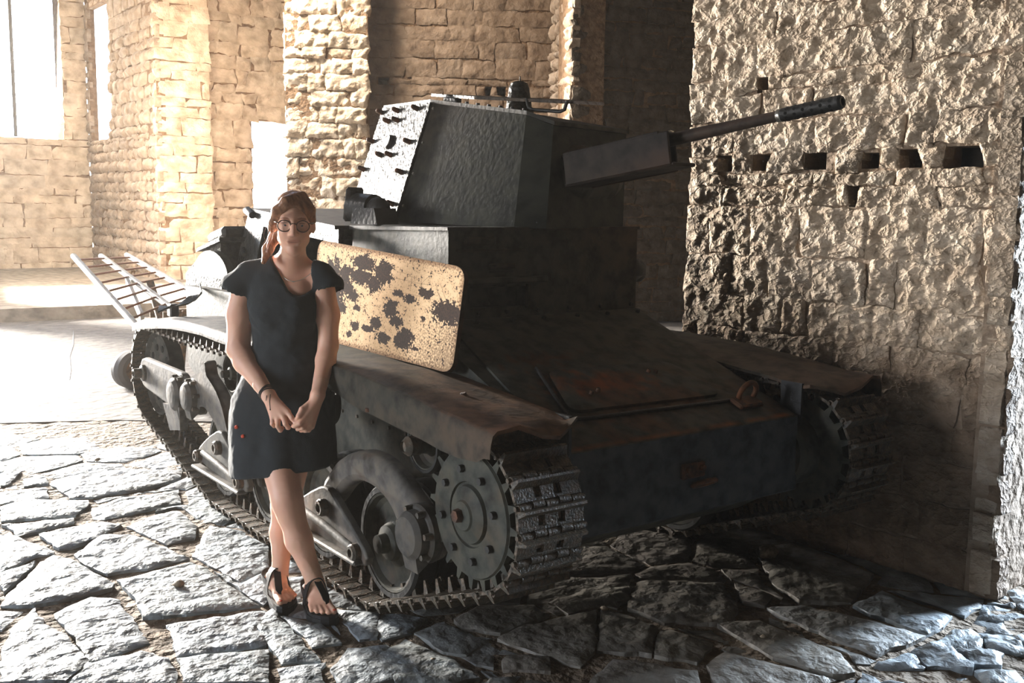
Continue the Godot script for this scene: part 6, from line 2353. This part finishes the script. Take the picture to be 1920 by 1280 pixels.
	dress.append([0, V(-0.728, 1.240, -3.94), V(-0.695, 1.205, -3.925), 0.052, 0.056, 0.02])
	dress.append([3, V(-1.062, 1.165, -3.942), V(-1.05, 1.02, -3.94), 0.059, 0.062, 0.014])
	dress.append([3, V(-0.690, 1.180, -3.918), V(-0.695, 1.02, -3.91), 0.049, 0.050, 0.012])
	dress.append([5, V(-0.797, 1.222, 0), V(-0.842, 1.37, 0), 0.046, 0.090, 0.010])
	dress.append([6, V(-0.88, 0.502, -3.8), V(-0.13, 0.98, -0.06).normalized()])
	mb = MB.new()
	nets(mb, dress, V(-1.15, 0.44, -4.14), V(-0.61, 1.36, -3.73), 0.0072)
	for i in mb.v.size():
		var p := mb.v[i]
		var ang := atan2(p.x + 0.88, p.z + 3.95)
		var k := clampf((0.95 - p.y) * 2.2, 0.0, 1.0)
		var o := Vector3(p.x + 0.87, 0, p.z + 3.955).normalized()
		mb.v[i] += o * (sin(ang * 7.0 + p.y * 2.0) * 0.006 * k + soft.get_noise_3d(p.x * 6, p.y * 5, p.z * 6) * 0.010 + soft.get_noise_3d(p.x * 14 + p.y * 9, p.y * 16, p.z * 14) * 0.004 * (1.0 - k))
	var gown := obj("dress", place.call(mb), mats.dress_cloth, her)
	for q in [V(-1.030, 0.683, -3.828), V(-1.002, 0.652, -3.812)]:
		mb = MB.new()
		mb.box(Transform3D(Basis(Vector3.BACK, 0.2), q + V(0, 0, 0.004)), Vector3(0.013, 0.013, 0.012), 0.003)
		obj("red_bead", place.call(mb), mats.red_cord, gown)
	# --- necklace and bracelets
	mb = MB.new()
	var chain := []
	for i in 13:
		var a := -1.0 + 2.0 * i / 12
		chain.append(V(-0.815 + a * 0.062, 1.262 - (1.0 - a * a) * 0.032, -3.862 - a * a * 0.035))
	mb.tube(chain, 0.0011, 5)
	mb.ball(V(-0.815, 1.229, -3.859), V(0.006, 0.0022, 0.002), 8)
	obj("necklace", place.call(mb), mats.silver, her)
	var d1 := (wr - V(-1.01, 0.92, -3.895)).normalized()
	for i in 3:
		mb = MB.new()
		var c := wr - d1 * (0.004 + i * 0.008)
		var x := d1.cross(V(0.2 * i, 1, 0.3)).normalized()
		var loop := []
		for k in 20:
			var a := TAU * k / 20
			loop.append(c + (x * cos(a) + d1.cross(x) * sin(a)) * 0.0295 + d1 * sin(a * 2.0 + i) * 0.003)
		mb.tube(loop, 0.0024, 6, true)
		if i == 0:
			mb.tube([V(-0.880, 0.826, -3.738), V(-0.882, 0.80, -3.732), V(-0.879, 0.772, -3.728)], 0.0013, 5)
			mb.ball(V(-0.879, 0.771, -3.728), V(0.0025, 0.0035, 0.0025), 8)
			mb.tube([V(-0.893, 0.822, -3.735), V(-0.896, 0.802, -3.737)], 0.0013, 5)
		obj("bracelet", place.call(mb), mats.bracelet, her)
	mb = MB.new()
	var d2 := (wl - V(-0.700, 0.935, -3.87)).normalized()
	var ring := []
	var x2 := d2.cross(V(0.1, 0.5, 1)).normalized()
	for k in 20:
		var a := TAU * k / 20
		ring.append(wl - d2 * 0.002 + (x2 * cos(a) + d2.cross(x2) * sin(a)) * 0.0265)
	mb.tube(ring, 0.0013, 5, true)
	mb.ball(V(-0.708, 0.824, -3.730), V(0.004, 0.003, 0.003), 8)
	obj("bracelet", place.call(mb), mats.silver, her)
	# --- sandals
	sandal(her, base, l_heel, l_dir, l_big, "black thong sandal on the rear foot")
	sandal(her, base, r_heel, r_dir, r_big, "black thong sandal on the front foot")
	for t in [[l_heel, l_dir, l_big], [r_heel, r_dir, r_big]]:
		mb = MB.new()
		mb.ball(t[0] + t[1] * 0.229 + t[2] * 0.0305 + V(0, 0.055, 0), Vector3(0.0075, 0.003, 0.0075), 10)
		obj("toenail", place.call(mb), mats.red_cord, her)


func sandal(her: Node3D, base: Vector3, heel: Vector3, along: Vector3, big: Vector3, label: String) -> void:
	var o := heel - base
	var shape := PackedVector2Array()
	var outline := [[-0.008, 0.018], [0.02, 0.034], [0.08, 0.036], [0.14, 0.044], [0.19, 0.048], [0.225, 0.046], [0.243, 0.030], [0.240, 0.006], [0.222, -0.020], [0.195, -0.042], [0.155, -0.050], [0.09, -0.040], [0.03, -0.034], [-0.004, -0.022], [-0.014, 0.0]]
	for p in outline:
		shape.append(Vector2(p[0], p[1]))
	var b := Basis(along, big, along.cross(big))
	var mb := MB.new()
	var top := Transform3D(b, o + Vector3(0, 0.036, 0))
	var depth := -0.038 if b.z.y > 0 else 0.038
	mb.prism(shape, top, depth)
	var wide := PackedVector2Array()
	for p in shape:
		wide.append(p * 1.0 + (p - Vector2(0.11, 0)).normalized() * 0.004)
	mb.prism(wide, Transform3D(b, o + Vector3(0, 0.024, 0)), depth * 0.68)
	var s := obj("sandal", mb, mats.sandal_sole, her)
	tag(s, label)
	var at := func(x: float, y: float, h: float) -> Vector3: return o + along * x + big * y + Vector3(0, h, 0)
	# broad strap round the ankle and a T of leather down to the thong between the toes
	var bands := [
		[[at.call(0.10, 0.040, 0.036), at.call(0.092, 0.040, 0.07), at.call(0.088, 0.022, 0.122), at.call(0.088, 0.0, 0.132), at.call(0.088, -0.024, 0.118), at.call(0.092, -0.040, 0.066), at.call(0.10, -0.042, 0.036)], 0.017],
		[[at.call(0.09, 0.038, 0.075), at.call(0.03, 0.040, 0.088), at.call(-0.002, 0.020, 0.092), at.call(-0.008, 0.0, 0.093), at.call(-0.002, -0.020, 0.092), at.call(0.03, -0.038, 0.088), at.call(0.09, -0.040, 0.07)], 0.011],
		[[at.call(0.078, 0.0, 0.133), at.call(0.115, 0.006, 0.113), at.call(0.150, 0.014, 0.087), at.call(0.175, 0.018, 0.066), at.call(0.185, 0.018, 0.036)], 0.013]]
	for band in bands:
		mb = MB.new()
		var path: Array = band[0]
		var fine := []
		for i in path.size() - 1:
			for k in 3:
				var t := k / 3.0
				var p0: Vector3 = path[maxi(i - 1, 0)]
				var p3: Vector3 = path[mini(i + 2, path.size() - 1)]
				fine.append((path[i] as Vector3).cubic_interpolate(path[i + 1], p0, p3, t))
		fine.append(path[-1])
		var rows := [[], []]
		var inner := [[], []]
		var flat: bool = band == bands[2]
		for i in fine.size():
			var d: Vector3 = (fine[mini(i + 1, fine.size() - 1)] - fine[maxi(i - 1, 0)]).normalized()
			var x: float = (fine[i] - o).dot(along)
			var mid: Vector3 = o + along * x + Vector3(0, -0.3 if flat else 0.055, 0)
			if band == bands[1]:
				mid = o + along * 0.05 + Vector3(0, (fine[i] - o).y, 0)
			var out: Vector3 = fine[i] - mid
			out = (out - d * out.dot(d)).normalized()
			var across := d.cross(out).normalized()
			var half: float = band[1]
			if flat and i > fine.size() - 5:
				half *= 0.5
			for e in 2:
				var q: Vector3 = fine[i] + across * half * (1.0 if e else -1.0)
				rows[e].append(q + out * 0.0045)
				inner[e].append(q + out * 0.0005)
		mb.sheet(rows)
		for e in 2:
			inner[e].reverse()
		mb.sheet(inner)
		for e in 2:
			var back: Array = inner[e].duplicate()
			back.reverse()
			mb.sheet([back, rows[e]] if e == 0 else [rows[e], back])
		obj("strap", mb, mats.sandal, s)
